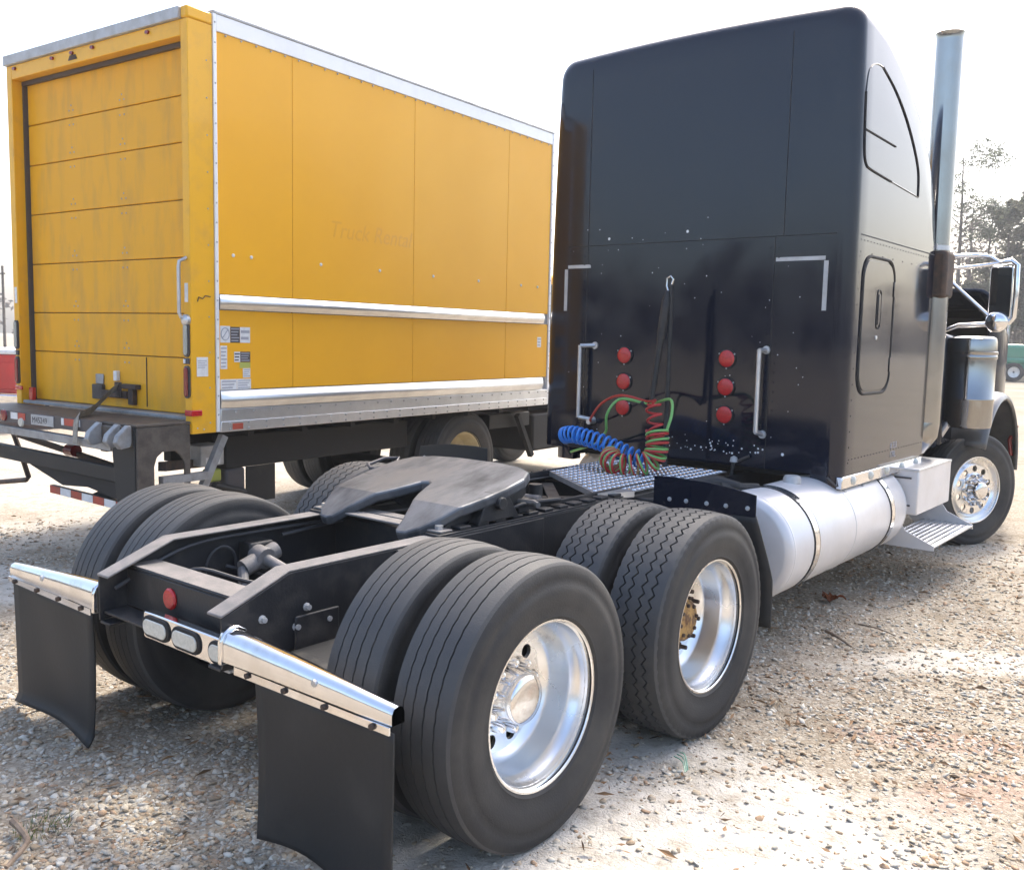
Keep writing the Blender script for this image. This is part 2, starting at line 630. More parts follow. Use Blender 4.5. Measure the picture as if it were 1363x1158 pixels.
# far yard: pale worn drive
sx_ = N('ShaderNodeVectorMath', operation='LENGTH')
nt.links.new(gtc.outputs['Object'], sx_.inputs[0])
c7 = mixc(ramp(sx_.outputs['Value'], 9, 26), c6, mixc(ramp(gnoise(.35), .4, .62), (.345, .305, .235), (.26, .225, .17)))
nt.links.new(c7, bs.inputs['Base Color'])
b1 = N('ShaderNodeBump', i_Strength=.35, i_Distance=.012)
nt.links.new(vor.outputs['Distance'], b1.inputs['Height'])
b1.invert = True
b2 = N('ShaderNodeBump', i_Strength=.4, i_Distance=.006)
nt.links.new(vor2.outputs['Distance'], b2.inputs['Height'])
nt.links.new(b1.outputs[0], b2.inputs['Normal'])
b2.invert = True
b3 = N('ShaderNodeBump', i_Strength=.5, i_Distance=.01)
nt.links.new(gnoise(120, 4), b3.inputs['Height'])
nt.links.new(b2.outputs[0], b3.inputs['Normal'])
nt.links.new(b3.outputs[0], bs.inputs['Normal'])
me.materials.append(gm)


def scatter(name, mats, n, seed):
    """loose stones: low-poly lumps in one mesh, spread by distance from the near edge of the yard"""
    rs = np.random.RandomState(seed)
    t = (1 + 5 ** .5) / 2
    ico = np.array([(-1, t, 0), (1, t, 0), (-1, -t, 0), (1, -t, 0), (0, -1, t), (0, 1, t), (0, -1, -t), (0, 1, -t), (t, 0, -1), (t, 0, 1), (-t, 0, -1), (-t, 0, 1)])
    ico /= np.linalg.norm(ico[0])
    F_ = np.array([(0, 11, 5), (0, 5, 1), (0, 1, 7), (0, 7, 10), (0, 10, 11), (1, 5, 9), (5, 11, 4), (11, 10, 2), (10, 7, 6), (7, 1, 8), (3, 9, 4), (3, 4, 2), (3, 2, 6), (3, 6, 8), (3, 8, 9), (4, 9, 5), (2, 4, 11), (6, 2, 10), (8, 6, 7), (9, 8, 1)])
    dist = 1.6 * (9.5 / 1.6) ** rs.rand(n)
    az = R_(39) + rs.uniform(-.72, .72, n)
    x = 3.2 - np.sin(az) * dist
    y = -2.5 + np.cos(az) * dist
    sand = patch(SAND, x, y)
    clump = fbm(x * 1.6, y * 1.6, 31)
    keep = rs.rand(n) < (1 - .80 * sand) * np.clip(.45 + 1.6 * (clump - .35), .2, 1)
    x, y, dist, sand = x[keep], y[keep], dist[keep], sand[keep]
    n = len(x)
    s = (.0042 + .0006 * dist) + .015 * rs.rand(n) ** 2.8
    sc = np.stack([s * rs.uniform(.8, 1.35, n), s * rs.uniform(.6, 1.0, n), s * rs.uniform(.22, .5, n)], -1)
    ang = rs.uniform(0, 2 * np.pi, n)
    jit = rs.uniform(.66, 1.22, (n, 12, 1))
    V = ico[None] * jit * sc[:, None, :]
    tilt = rs.normal(0, .3, (n, 2))
    V[:, :, 2] += V[:, :, 0] * tilt[:, :1] + V[:, :, 1] * tilt[:, 1:]
    c, s_ = np.cos(ang)[:, None], np.sin(ang)[:, None]
    X = V[:, :, 0] * c - V[:, :, 1] * s_ + x[:, None]
    Y = V[:, :, 0] * s_ + V[:, :, 1] * c + y[:, None]
    Z = V[:, :, 2] + (ground_h(x, y) + sc[:, 2] * rs.uniform(-.3, .45, n))[:, None]
    co = np.stack([X, Y, Z], -1).reshape(-1, 3)
    fa = (F_[None] + (np.arange(n) * 12)[:, None, None]).reshape(-1, 3)
    me = bpy.data.meshes.new(name)
    me.vertices.add(len(co))
    me.vertices.foreach_set('co', co.astype(np.float32).ravel())
    me.loops.add(fa.size)
    me.loops.foreach_set('vertex_index', fa.ravel().astype(np.int32))
    me.polygons.add(len(fa))
    me.polygons.foreach_set('loop_start', (np.arange(len(fa)) * 3).astype(np.int32))
    me.polygons.foreach_set('loop_total', np.full(len(fa), 3, np.int32))
    me.update()
    for m_ in mats:
        me.materials.append(m_)
    o = bpy.data.objects.new(name, me)
    COL.objects.link(o)
    o['kind'] = 'stuff'
    return o


def in_view(x, y, margin=.15):
    dx, dy = x - 3.201, y + 2.513
    dep = dx * cf.x + dy * cf.y
    lat = dx * cr.x + dy * cr.y
    dist = np.sqrt(dx * dx + dy * dy)
    return (dep > .6) & (np.abs(lat) < dep * (.56 + margin)), dist


st1 = scatter('gravel', [M['stone']], 150000, 1)


def litter(name, m, n, seed):
    rs = np.random.RandomState(seed)
    x = rs.uniform(-6, 4, n)
    y = rs.uniform(-2.2, 8, n)
    v, dist = in_view(x, y)
    k = v & (rs.rand(n) < np.clip(fbm(x * 1.1, y * 1.1, 77) * 2 - .7, 0, 1)) & (dist < 10)
    x, y = x[k], y[k]
    b = MB()
    for px, py in zip(x, y):
        a = rs.uniform(0, 6.28)
        L = rs.uniform(.012, .05)
        w = rs.uniform(.002, .010)
        z = float(ground_h(np.array([px]), np.array([py]))[0]) + .012 + rs.uniform(0, .012)
        c, s_ = math.cos(a), math.sin(a)
        t = rs.normal(0, .006)
        pts = [(-L, 0, 0), (0, -w, .003 + t), (L, 0, .002), (0, w, -.001)]
        o = len(b.v)
        b.v += [(px + u * c - v_ * s_, py + u * s_ + v_ * c, z + zz) for u, v_, zz in pts]
        b.f += [(o, o + 1, o + 2), (o, o + 2, o + 3)]
    return b.build(name, m, smooth=0, kind='stuff')


litter('leaf_litter', M['litter'], 9000, 5)

# ------------------------------------------------------------------ wheels (meshes shared by all copies)


def tyre_mesh(name, kind, n=240, R=.508, hw=.142):
    """axis x, centred at the origin; one solid ring of rubber, grooves cut in the tread"""
    prof = [(.095, .292, 0, 0), (.118, .300, 0, 0), (.128, .312, 0, 0), (.1265, .318, 0, 0), (.139, .352, 0, 0), (.1445, .395, 0, 0), (.1435, .418, 0, 0), (.1415, .421, 0, 0), (.138, .448, 0, 0), (.1395, .452, 0, 0),
            (.134, .472, 0, 0), (.128, .489, 0, 2), (.119, .4985, 0, 1)]
    tw = .116
    if kind == 'rib':
        gr, gw, gd, amp = [(.070, 1), (.024, 1), (-.024, 1), (-.070, 1)], .0030, .012, .0013
    else:
        gr, gw, gd, amp = [(.074, 1), (.028, 1), (-.028, -1), (-.074, -1)], .0044, .015, .0100
    for g, sg in gr:
        for dx, rr in ((gw, 0), (gw * .7, -gd), (-gw * .7, -gd), (-gw, 0)):
            x = g + dx
            r = R - .010 * (abs(x) / tw) ** 2 + rr
            prof.append((x, r, amp * sg, 0))
    left = [(-a, r, 0, k) for a, r, _, k in reversed(prof[:13])]
    prof += left
    m = len(prof)
    vs = []
    for k in range(n):
        a = 2 * PI * k / n
        ca, sa_ = math.cos(a), math.sin(a)
        per = 4
        ph = (k % per) / per
        tri = 4 * abs(ph - .5) - 1
        notch = (k % 4) == 0
        for x, r, am, kk in prof:
            xx = x + am * tri
            rr = r
            if .425 < r < .475 and k % 2:
                xx -= math.copysign(.0016, x)
            if kind == 'lug' and kk == 2 and notch:
                rr -= .007
            if kind == 'lug' and kk == 1 and notch:
                rr -= .003
            vs.append((xx, rr * ca, rr * sa_))
    fs = []
    for k in range(n):
        k2 = (k + 1) % n
        for i in range(m - 1):
            fs.append((k * m + i, k * m + i + 1, k2 * m + i + 1, k2 * m + i))
        fs.append((k * m + m - 1, k * m, k2 * m, k2 * m + m - 1))
    b = MB()
    b.v, b.f = vs, fs
    o = b.build(name, M['rubber'], smooth=38)
    o.data.materials.append(M['tread'])
    mi = [0] * len(o.data.polygons)
    for p in o.data.polygons:
        c = p.center
        if abs(c.x) < .125 and math.hypot(c.y, c.z) > .475:
            p.material_index = 1
    return o


def disc_holes(r_out, r_in, x, holes, hr, hc, n=48):
    """flat disc at x (facing +x) with round hand holes cut through"""
    bm = bmesh.new()
    edges = []

    def loop(c, r, k):
        vs = [bm.verts.new((x, c[0] + r * math.cos(2 * PI * i / k), c[1] + r * math.sin(2 * PI * i / k))) for i in range(k)]
        for i in range(k):
            edges.append(bm.edges.new((vs[i], vs[(i + 1) % k])))
    loop((0, 0), r_out, n)
    loop((0, 0), r_in, 24)
    for i in range(holes):
        a = 2 * PI * (i + .5) / holes
        loop((hc * math.cos(a), hc * math.sin(a)), hr, 14)
    bmesh.ops.triangle_fill(bm, use_beauty=True, use_dissolve=False, edges=edges)
    b = MB()
    bm.verts.index_update()
    b.v = [tuple(v.co) for v in bm.verts]
    b.f = [tuple(v.index for v in f.verts) for f in bm.faces]
    bm.free()
    for i in range(holes):
        a = 2 * PI * (i + .5) / holes
        cy, cz = hc * math.cos(a), hc * math.sin(a)
        b.lathe([(x, hr), (x - .014, hr * .97)], 'x', 14, (0, cy, cz))
    return b


RUB = {k: tyre_mesh('tyre', k) for k in ('rib', 'lug')}
for o in RUB.values():
    COL.objects.unlink(o)


def put(o, parent, loc=(0, 0, 0), rz=0., name=None):
    c = o.copy()
    COL.objects.link(c)
    c.parent = parent
    c.location = loc
    c.rotation_euler = (0, 0, rz)
    if name:
        c.name = name
    return c


# dished outer rim; x = 0 is the outer lip plane, the wheel lies towards -x
rim_b = disc_holes(.222, .10, -.200, 10, .027, .182)
rim_b.lathe([(-.004, .289), (0, .293), (0, .300), (-.010, .302), (-.016, .296), (-.020, .2865), (-.045, .281), (-.058, .275), (-.078, .263), (-.095, .260), (-.165, .2535), (-.180, .246), (-.192, .232), (-.200, .222)], 'x', 72)
rim_b.lathe([(-.016, .296), (-.03, .284), (-.24, .282)], 'x', 48)
RIM = rim_b.build('rim', M['alu_rim'], smooth=32)
# chrome hub cover with nut towers and domed cap
hc_b = MB()
hc_b.lathe([(-.200, .150), (-.185, .150), (-.180, .143), (-.176, .100), (-.120, .092), (-.112, .090)], 'x', 48)
for i in range(10):
    a = 2 * PI * i / 10
    hc_b.lathe([(-.185, .020), (-.135, .0175), (-.122, .012), (-.118, .001)], 'x', 10, (0, .121 * math.cos(a), .121 * math.sin(a)))
HUBCOVER = hc_b.build('hub_cover', M['chrome'], smooth=40)
cap_b = MB()
cap_b.lathe([(-.112, .092), (-.085, .090), (-.078, .084), (-.073, .060), (-.070, .030), (-.069, .001)], 'x', 40)
HUBCAP = cap_b.build('hub_cap', M['chrome'], smooth=40)
valve_b = MB().tube([(-.198, .0, .165), (-.15, .0, .168)], [.007, .005], 8)
VALVE = valve_b.build('valve_stem', M['alu'])
# bare hub of the forward drive axle
bh = MB()
bh.lathe([(-.205, .155), (-.192, .152), (-.188, .140), (-.186, .105), (-.165, .100), (-.130, .095), (-.118, .085), (-.115, .035), (-.11, .001)], 'x', 36)
BAREHUB = bh.build('bare_hub', M['rust_hub'], smooth=35)
STUD = MB().lathe([(0, .019), (.025, .019), (.027, .011), (.060, .010), (.062, .001)], 'x', 6).build('stud_nut', M['rust'])
fl_ = MB()
for i in range(8):
    a = 2 * PI * i / 8
    fl_.lathe([(-.128, .010), (-.108, .009), (-.106, .001)], 'x', 6, (0, .072 * math.cos(a), .072 * math.sin(a)))
FLANGE = fl_.build('flange_bolts', M['rust'], kind='stuff')
# plain inner dual rim (seen between the tyres)
ir = MB().lathe([(-.10, .286), (.10, .286)], 'x', 48).lathe([(.02, .28), (.02, .05)], 'x', 48)
INRIM = ir.build('inner_rim', M['dark'])
# steer wheel: bulging polished face
sw_b = disc_holes(.222, .09, -.030, 10, .028, .188)
sw_b.lathe([(-.006, .290), (0, .294), (0, .300), (-.010, .302), (-.016, .296), (-.020, .287), (-.050, .276), (-.060, .262), (-.056, .250), (-.038, .234), (-.030, .222)], 'x', 72)
sw_b.lathe([(-.016, .296), (-.03, .284), (-.24, .282)], 'x', 48)
SRIM = sw_b.build('rim', M['alu_rim'], smooth=40)
sh = MB()
sh.lathe([(-.030, .150), (-.022, .148), (-.018, .140), (-.018, .10), (.030, .082), (.058, .076), (.066, .066), (.070, .03), (.071, .001)], 'x', 40)
SHUB = sh.build('hub_cap', M['chrome'], smooth=40)
NUT = MB().lathe([(0, .022), (.016, .021), (.050, .0175), (.060, .010), (.062, .001)], 'x', 10).build('lug_nut', M['chrome'], smooth=40)
PROTO = (RIM, HUBCOVER, HUBCAP, VALVE, BAREHUB, STUD, FLANGE, INRIM, SRIM, SHUB, NUT)
for o in PROTO:
    COL.objects.unlink(o)

# ------------------------------------------------------------------ THE TRACTOR (origin: ground under the rear drive axle)
T = thing('semi_truck', 'black sleeper cab semi truck tractor with bare rear frame and fifth wheel', 'semi truck')
TS = 1.228       # tandem spacing
AX = .490        # axle height
XR = 1.335       # outer rim lip


def drive_wheel(side, y, kind, capped, spin):
    """wheel = rim (part) carrying tyre and hub pieces; inner dual is a second wheel part"""
    xr = XR if side > 0 else 1.065
    w = put(RIM, T, (side * xr, y, AX), 0 if side > 0 else PI, 'wheel')
    w.rotation_euler = (spin * side, 0, 0 if side > 0 else PI)
    put(RUB[kind], w, (-.120, 0, 0), 0, 'tyre')
    if capped:
        put(HUBCOVER, w, name='hub_cover')
        put(HUBCAP, w, name='hub_cap')
        put(VALVE, w, name='valve_stem')
    else:
        put(BAREHUB, w, name='bare_hub')
        put(FLANGE, w, name='flange_bolts')
        for i in range(10):
            a = 2 * PI * (i + .3) / 10
            put(STUD, w, (-.19, .135 * math.cos(a), .135 * math.sin(a)), name='stud_nut')
    w2 = put(INRIM, T, (side * (xr - .455), y, AX), 0 if side > 0 else PI, 'inner_wheel')
    put(RUB[kind], w2, (0, 0, 0), 0, 'tyre')
    return w


for sd_ in (1, -1):
    w = drive_wheel(sd_, 0, 'rib', True, .35)
    if sd_ > 0:
        w['label'] = 'polished rear drive wheel with chrome hub cover'
    w = drive_wheel(sd_, TS, 'lug', False, .9)
    if sd_ > 0:
        w['label'] = 'polished forward drive wheel with rusty bare hub'
STEER_Y, STEER_X = 6.53, 1.20
for sd_ in (1, -1):
    w = put(SRIM, T, (sd_ * STEER_X, STEER_Y, AX), (0 if sd_ > 0 else PI) - R_(27), 'wheel')
    put(RUB['rib'], w, (-.125, 0, 0), 0, 'tyre')
    put(SHUB, w, name='hub_cap')
    for i in range(10):
        a = 2 * PI * i / 10
        put(NUT, w, (-.028, .128 * math.cos(a), .128 * math.sin(a)), name='lug_nut')
    w['label'] = 'steer wheel turned to the right with bright lug nuts'

# frame rails: C channels with a tapered tail
ZF = .868
for sd_ in (1, -1):
    x0, x1 = sd_ * .432, sd_ * .420
    web = [(-.676, .757), (-.383, ZF), (6.9, ZF), (6.9, .60), (-.20, .60), (-.40, .575), (-.676, .575)]
    b = MB().prism(web, 'x', x0, x1)
    o = b.build('frame_rail', M['chassis'], T, bevel=.003)
    # top flange (follows the slope) and lower flange, butted against the web
    fl = MB()
    xa, xb = sorted((sd_ * .432, sd_ * .345))
    fl.prism([(-.680, .757), (-.383, ZF + .001), (3.0, ZF + .001), (3.0, ZF + .011), (-.387, ZF + .011), (-.680, .767)], 'x', xa, xb)
    fl.build('top_flange', M['chassis_sunlit'], o, bevel=.004)
    fl = MB()
    xa, xb = sorted((sd_ * .419, sd_ * .345))
    fl.prism([(-.676, .563), (-.40, .563), (-.2, .588), (3.0, .588), (3.0, .600), (-.2, .600), (-.40, .5745), (-.676, .5745)], 'x', xa, xb)
    fl.build('bottom_flange', M['chassis'], o, bevel=.003)
    bl = MB()
    pts = [(-.51, .72), (-.31, .725), (-.36, .66), (-.21, .66), (-.55, .64), (.2, .76), (.35, .76), (.2, .68), (.35, .68), (.6, .78), (.75, .78)]
    for (yy, zz) in pts:
        bl.lathe([(0, .016), (.004, .016), (.006, .011), (.020, .011), (.021, .001)], 'x', 8, (.432, yy, zz))
    if sd_ < 0:
        bl.v = [(-x, y, z) for x, y, z in bl.v]
    for yy in (-.30, .02, .45, .9):
        for zz in (.66, .80):
            bl.lathe([(-.012, .014), (-.024, .013), (-.025, .001)], 'x', 6, (.432, yy, zz))
    bl.build('frame_bolts', M['alu_dull'], o, kind='stuff')

# rear cross member with a red reflector, chrome light bar below
cm = MB()
cm.box(-.418, .418, -.560, -.548, .615, .775)
cm.box(-.418, .418, -.560, -.430, .775, .787)
cm.box(-.418, .418, -.5475, -.430, .615, .627)
o = cm.build('rear_crossmember', M['chassis'], T, bevel=.006)
MB().box(-.40, .40, -.556, -.434, .7875, .7895).build('sunlit_top', M['chassis_sunlit'], o)  # thin pale sheet: sunlight on the crossmember top painted as colour
rf = MB().lathe([(0, .043), (-.006, .043), (-.012, .036), (-.014, .001)], 'y', 28, (-.085, -.5605, .705))
rf.build('reflector', M['red_lens'], o)
MB().box(-.418, -.12, -.66, -.561, .600, .612).build('gusset', M['chassis'], o, bevel=.003)
lb = MB()
lb.prism(rrect(.555, .104, .012, 3, .142, .615), 'y', -.648, -.610)
o = lb.build('light_bar', M['chrome'], T, bevel=.004)
for k, cx_ in enumerate((-.040, .165, .362)):
    rg = MB().prism(rrect(.186 if k < 2 else .100, .084, .040, 6, cx_, .615), 'y', -.656, -.646)
    g = rg.build('lamp_grommet', M['dark'], o, bevel=.003)
    MB().prism(rrect(.160 if k < 2 else .078, .060, .029, 6, cx_, .615), 'y', -.662, -.655).build('lamp_lens', M['clear_lens'], g, bevel=.004)
MB().box(.30, .42, -.64, -.55, .548, .560).build('bracket_foot', M['alu_dull'], T, bevel=.003)

# mud flap hangers: tapered chrome, flaps below
for sd_ in (1, -1):
    sec = lambda x, zt, h, w: [(x, -.640 - w, zt - h), (x, -.640 - w, zt - w * .9), (x, -.640 - w * .7, zt - .25 * w), (x, -.640, zt), (x, -.640 + w * .7, zt - .25 * w), (x, -.640 + w, zt - w * .9), (x, -.640 + w, zt - h)]
    b = MB()
    st = [(.452, .722, .108, .050), (.60, .713, .098, .046), (.80, .699, .085, .040), (1.05, .680, .070, .032), (1.272, .663, .056, .026)]
    vs = []
    for x, zt, h, w in st:
        vs += [(sd_ * p[0], p[1], p[2]) for p in sec(x, zt, h, w)]
    fs = []
    for i in range(len(st) - 1):
        for k in range(7):
            k2 = (k + 1) % 7
            fs.append((i * 7 + k, i * 7 + k2, (i + 1) * 7 + k2, (i + 1) * 7 + k))
    b.add(vs, fs)
    hg = b.build('flap_hanger', M['chrome'], T, smooth=50)
    cl = MB().prism([(-.698, .600), (-.698, .682), (-.685, .712), (-.655, .729), (-.622, .729), (-.592, .712), (-.579, .682), (-.579, .600)], 'x', sd_ * .434, sd_ * .456)
    cl.build('collar', M['chrome'], hg, bevel=.006)
    lip = MB().prism([(sd_ * .50, .576), (sd_ * 1.27, .582), (sd_ * 1.27, .606), (sd_ * .50, .604)], 'y', -.676, -.670)
    lip.build('clamp_strip', M['chrome'], hg)
    bt = MB()
    for x in (.58, .78, .98, 1.2):
        bt.lathe([(0, .011), (-.008, .010), (-.010, .001)], 'y', 8, (sd_ * x, -.677, .592))
    bt.build('clamp_bolts', M['rust'], hg, kind='stuff')
    MB().lathe([(0, .014), (-.008, .012), (-.010, .001)], 'y', 8, (sd_ * .93, -.672, .655)).build('side_bolt', M['alu'], hg)
    # flap, bowed, its lower edge kicked to the rear
    nu, nv_ = 14, 20
    vs, fs = [], []
    for i in range(nu + 1):
        u = i / nu
        x = (.615 + u * .655) if sd_ > 0 else (.50 + u * .755)
        for j in range(nv_ + 1):
            v = j / nv_
            zt = .582
            zb = (.012 + .018 * math.sin(u * 6)) if sd_ > 0 else (-.005 + .02 * math.sin(u * 3 + .3))
            hgt = zt - zb
            cv = .90 if sd_ < 0 else .93
            e = max(0, v - cv) * hgt          # the last strip bends forward and rests on the stones
            z = zt - hgt * min(v, cv) - e * max(.55, .9 - e * 4)
            bow = .034 * math.sin(PI * u + .3) * v + .02 * math.sin(2.2 * v + u) + .006 * math.sin(9 * u + 4 * v)
            kick = 0 if sd_ > 0 else -e * .35
            tw = (.02 if sd_ > 0 else .05) * (u - .5) * v
            vs.append((sd_ * x, -.672 + bow * .6 + kick + tw, z))
    for i in range(nu):
        for j in range(nv_):
            a = i * (nv_ + 1) + j
            fs.append((a, a + 1, a + nv_ + 2, a + nv_ + 1))
    b = MB().add(vs, fs)
    o = b.build('mud_flap', M['flap'], T, smooth=60)
    so = o.modifiers.new('thickness', 'SOLIDIFY')
    so.thickness = .009

# axles, suspension, torque rods, fittings between the rails
for y in (0, TS):
    b = MB().tube([(-.88, y, AX), (-.28, y, AX), (-.16, y, AX), (.16, y, AX), (.28, y, AX), (1.15, y, AX)], [.075, .078, .17, .17, .078, .075], 20)
    o = b.build('drive_axle', M['chassis'], T, smooth=60)
    MB().lathe([(y - .22, .10), (y - .17, .17), (y + .10, .19), (y + .28, .08)], 'y', 20, (0, 0, AX), True, True).build('differential', M['chassis'], o)
    for sd_ in (1, -1):
        a = MB()
        a.lathe([(.36, .055), (.37, .115), (.42, .135), (.49, .135), (.54, .115), (.56, .06)], 'z', 24, (sd_ * .56, y - .28, 0), True, True)
        a.build('air_spring', M['rubber'], o)
        MB().box(sd_ * .56 - .11, sd_ * .56 + .16, y - .46, y - .08, .562, .580).build('spring_seat', M['chassis'], o, bevel=.01)
        bk = MB()
        xa, xb = sorted((sd_ * .434, sd_ * .446))
        bk.box(xa, xb, y - .37, y - .16, .555, .70)
        bk.build('hanger_bracket', M['chassis'], o, bevel=.01)
        MB().tube([(sd_ * .50, y + .20, .42), (sd_ * .48, y + .12, .76)], .034, 14).build('shock_absorber', M['chassis'], o)
        l = MB().tube([(sd_ * .44, y + .13, .70), (sd_ * .53, y + .03, .675)], [.022, .02], 12)
        l.tube([(sd_ * .455, y + .115, .697), (sd_ * .475, y + .095, .692)], .032, 12)
        l.tube([(sd_ * .52, y + .04, .677), (sd_ * .54, y + .02, .673)], .030, 12)
        l.build('shock_mount', M['chassis'], o)
tr = MB().tube([(-.30, .02, .74), (.28, .06, .60)], .026, 14)
tr.tube([(-.34, .02, .745), (-.26, .02, .735)], .048, 16)
tr.tube([(-.30, .10, .76), (-.30, -.08, .70)], .040, 16)
tr.tube([(-.30, -.08, .70), (-.22, -.13, .62)], .024, 10)
tr.build('torque_rod', M['chassis_sunlit'], T)
MB().box(-.418, -.33, -.02, .11, .66, .80).build('rod_bracket', M['chassis'], T, bevel=.01)
cb = [(-.405, -.203 + .0, .62)] + [(-.40 + .01 * math.sin(t), -.125 - .078 * math.cos(t), .70 + .095 * math.sin(t)) for t in np.linspace(0, PI, 14)] + [(-.38, -.03, .63), (-.30, .0, .60)]
MB().tube(cb, .006, 8).build('air_line', M['cable'], T)
MB().tube([(-.40, -.30, .64), (-.2, -.22, .66), (0, -.15, .655), (.2, .0, .64), (.38, .1, .66)], .006, 8).build('air_line', M['cable'], T)
for y in (.62, 2.35, 3.3):
    b = MB().box(-.418, .418, y - .07, y - .058, .62, .84).box(-.418, .418, y - .057, y + .06, .828, .84)
    b.build('crossmember', M['chassis'], T, bevel=.005)
for y in (0, TS):
    for sd_ in (1, -1):
        bc = MB().lathe([(0, .05), (.01, .085), (.06, .09), (.065, .098), (.075, .098), (.08, .09), (.14, .085), (.15, .05)], 'y', 20, (sd_ * .25, y - .36, .50), True, True)
        bc.build('brake_chamber', M['chassis'], T)
hs_ = [[(-.38, -.38, .68), (-.30, -.30, .74), (-.22, -.10, .66), (-.10, .15, .60), (.05, .4, .66), (.10, .9, .72)], [(.38, -.40, .66), (.28, -.28, .72), (.15, -.05, .64), (.12, .35, .70), (.05, .9, .74)], [(.40, .65, .78), (.36, .9, .82), (.40, 1.2, .80), (.37, 1.6, .82)], [(-.39, .2, .80), (-.36, .7, .83), (-.39, 1.3, .80)]]
hs_ += [[(-.40, -.62, .70), (-.395, -.3, .82), (-.395, .1, .835), (-.39, .5, .83)], [(.40, -.5, .78), (.40, -.2, .80), (.395, .2, .81)], [(-.40, -.1, .70), (-.33, .05, .64), (-.25, .12, .56), (-.25, -.2, .55)], [(-.25, -.42, .58), (-.30, -.5, .70), (-.38, -.42, .76)], [(.25, -.42, .58), (.20, -.5, .68), (-.1, -.42, .70), (-.35, -.35, .74)]]
for h_ in hs_:
    MB().tube(spline(h_, 24), .009, 7).build('air_line', M['cable'], T)
MB().lathe([(-.35, .01), (-.345, .10), (-.32, .125), (.32, .125), (.345, .10), (.35, .01)], 'x', 24, (0, 1.62, .68)).build('air_tank', M['chassis'], T)
MB().tube([(0, .25, .52), (0, TS - .2, .56)], .05, 16).build('drive_shaft', M['chassis'], T)
MB().tube([(0, TS + .25, .56), (0, 4.6, .66)], .055, 16).build('drive_shaft', M['chassis'], T)

# slider rails with slots, mounting angles, fifth wheel
for sd_ in (1, -1):
    b = MB()
    xo = sd_ * .432
    xa, xb = sorted((sd_ * .345, sd_ * .440))
    b.box(xa, xb, .40, 2.45, ZF + .012, ZF + .022)
    xa, xb = sorted((sd_ * .345, sd_ * .362))
    b.box(xa, xb, .52, 2.45, ZF + .0225, ZF + .050)
    y = .54
    xa, xb = sorted((sd_ * .375, sd_ * .438))
    while y < 2.35:
        b.box(xa, xb, y, y + .075, ZF + .0225, ZF + .038)
        y += .125
    b.build('slider_rail', M['chassis'], T, bevel=.004)
    ba = MB().box(*sorted((sd_ * .434, sd_ * .446)), .15, 1.15, .70, ZF)
    ba.build('mounting_angle', M['chassis'], T, bevel=.004)
fb = MB().box(-.43, .43, .42, .50, ZF + .0235, ZF + .034).box(-.33, .33, .53, .60, ZF + .015, ZF + .030)
fb.build('slider_end_plate', M['chassis_sunlit'], T, bevel=.003)
fb = MB()
for sd_ in (1, -1):
    fb.lathe([(ZF + .034, .020), (ZF + .052, .020), (ZF + .053, .001)], 'z', 6, (sd_ * .385, .46, 0))
fb.build('plate_bolts', M['alu'], T, kind='stuff')


def plate_outline():
    right = [(.030, .765), (.052, .70), (.085, .62), (.140, .52), (.190, .42), (.215, .355), (.240, .335), (.285, .340), (.335, .385), (.385, .47), (.425, .57), (.450, .70), (.460, .84), (.450, .98), (.400, 1.08), (.30, 1.135), (.14, 1.16)]
    left = [(-x, y) for x, y in reversed(right)]
    return right + left + [(0, .78)]


RL = .555       # ramp line: behind it the legs slope down, ahead the plate is tipped a little up


def plate_z(x, y):
    return .992 + .205 * (y - RL) - .03 * max(0, y - 1.05) if y > RL else .992 - (RL - y) * .48


bm = bmesh.new()
ol = plate_outline()
tv = [bm.verts.new((x, y, 0)) for x, y in ol]
te = [bm.edges.new((tv[i], tv[(i + 1) % len(tv)])) for i in range(len(tv))]
bmesh.ops.triangle_fill(bm, use_beauty=True, edges=te)
for yy in (RL, 1.05):
    bmesh.ops.bisect_plane(bm, geom=bm.verts[:] + bm.edges[:] + bm.faces[:], plane_co=(0, yy, 0), plane_no=(0, 1, 0))
for v in bm.verts:
    v.co.z = plate_z(v.co.x, v.co.y)
bm.normal_update()
for f in bm.faces:
    if f.normal.z < 0:
        f.normal_flip()
me = bpy.data.meshes.new('fifth_wheel')
bm.to_mesh(me)
bm.free()
fw = bpy.data.objects.new('fifth_wheel', me)
COL.objects.link(fw)
fw.parent = T
me.materials.append(M['greasy'])
so = fw.modifiers.new('thickness', 'SOLIDIFY')
so.thickness = .050
so.offset = -1
bv = fw.modifiers.new('bevel', 'BEVEL')
bv.width = .012
bv.segments = 2
bv.limit_method = 'ANGLE'
bv.angle_limit = R_(50)
fw['label'] = 'greasy steel coupling plate tipped back with its throat open to the rear'
sk = MB()
for sd_ in (1, -1):   # webs under the plate, pivot pedestals
    for xo in (.36, .10):
        xa, xb = sorted((sd_ * xo, sd_ * (xo + .022)))
        y0 = .46 if xo > .2 else .66
        zz = lambda y: plate_z(0, y) - .052
        sk.prism([(y0, zz(y0) - .02), (y0 + .10, zz(y0 + .10)), (.80, zz(.80)), (1.08, zz(1.08)), (1.08, zz(1.08) - .06), (.98, .925), (.70, .915)], 'x', xa, xb)
    xa, xb = sorted((sd_ * .385, sd_ * .445))
    sk.prism([(.66, .905), (.71, 1.0), (.76, 1.035), (.83, 1.035), (.88, 1.0), (.95, .905)], 'x', xa, xb)
    sk.lathe([(sd_ * .34, .030), (sd_ * .475, .030)], 'x', 14, (0, .795, .985), True, True)
sk.box(-.35, .35, 1.05, 1.075, 1.0, 1.042)
sk.build('pedestal', M['chassis'], fw, bevel=.004)
rs = random.Random(3)
MB().tube([(.30, .98, .96), (.44, 1.06, .955), (.49, 1.04, .95)], .014, 10).build('release_handle', M['chassis_sunlit'], fw)
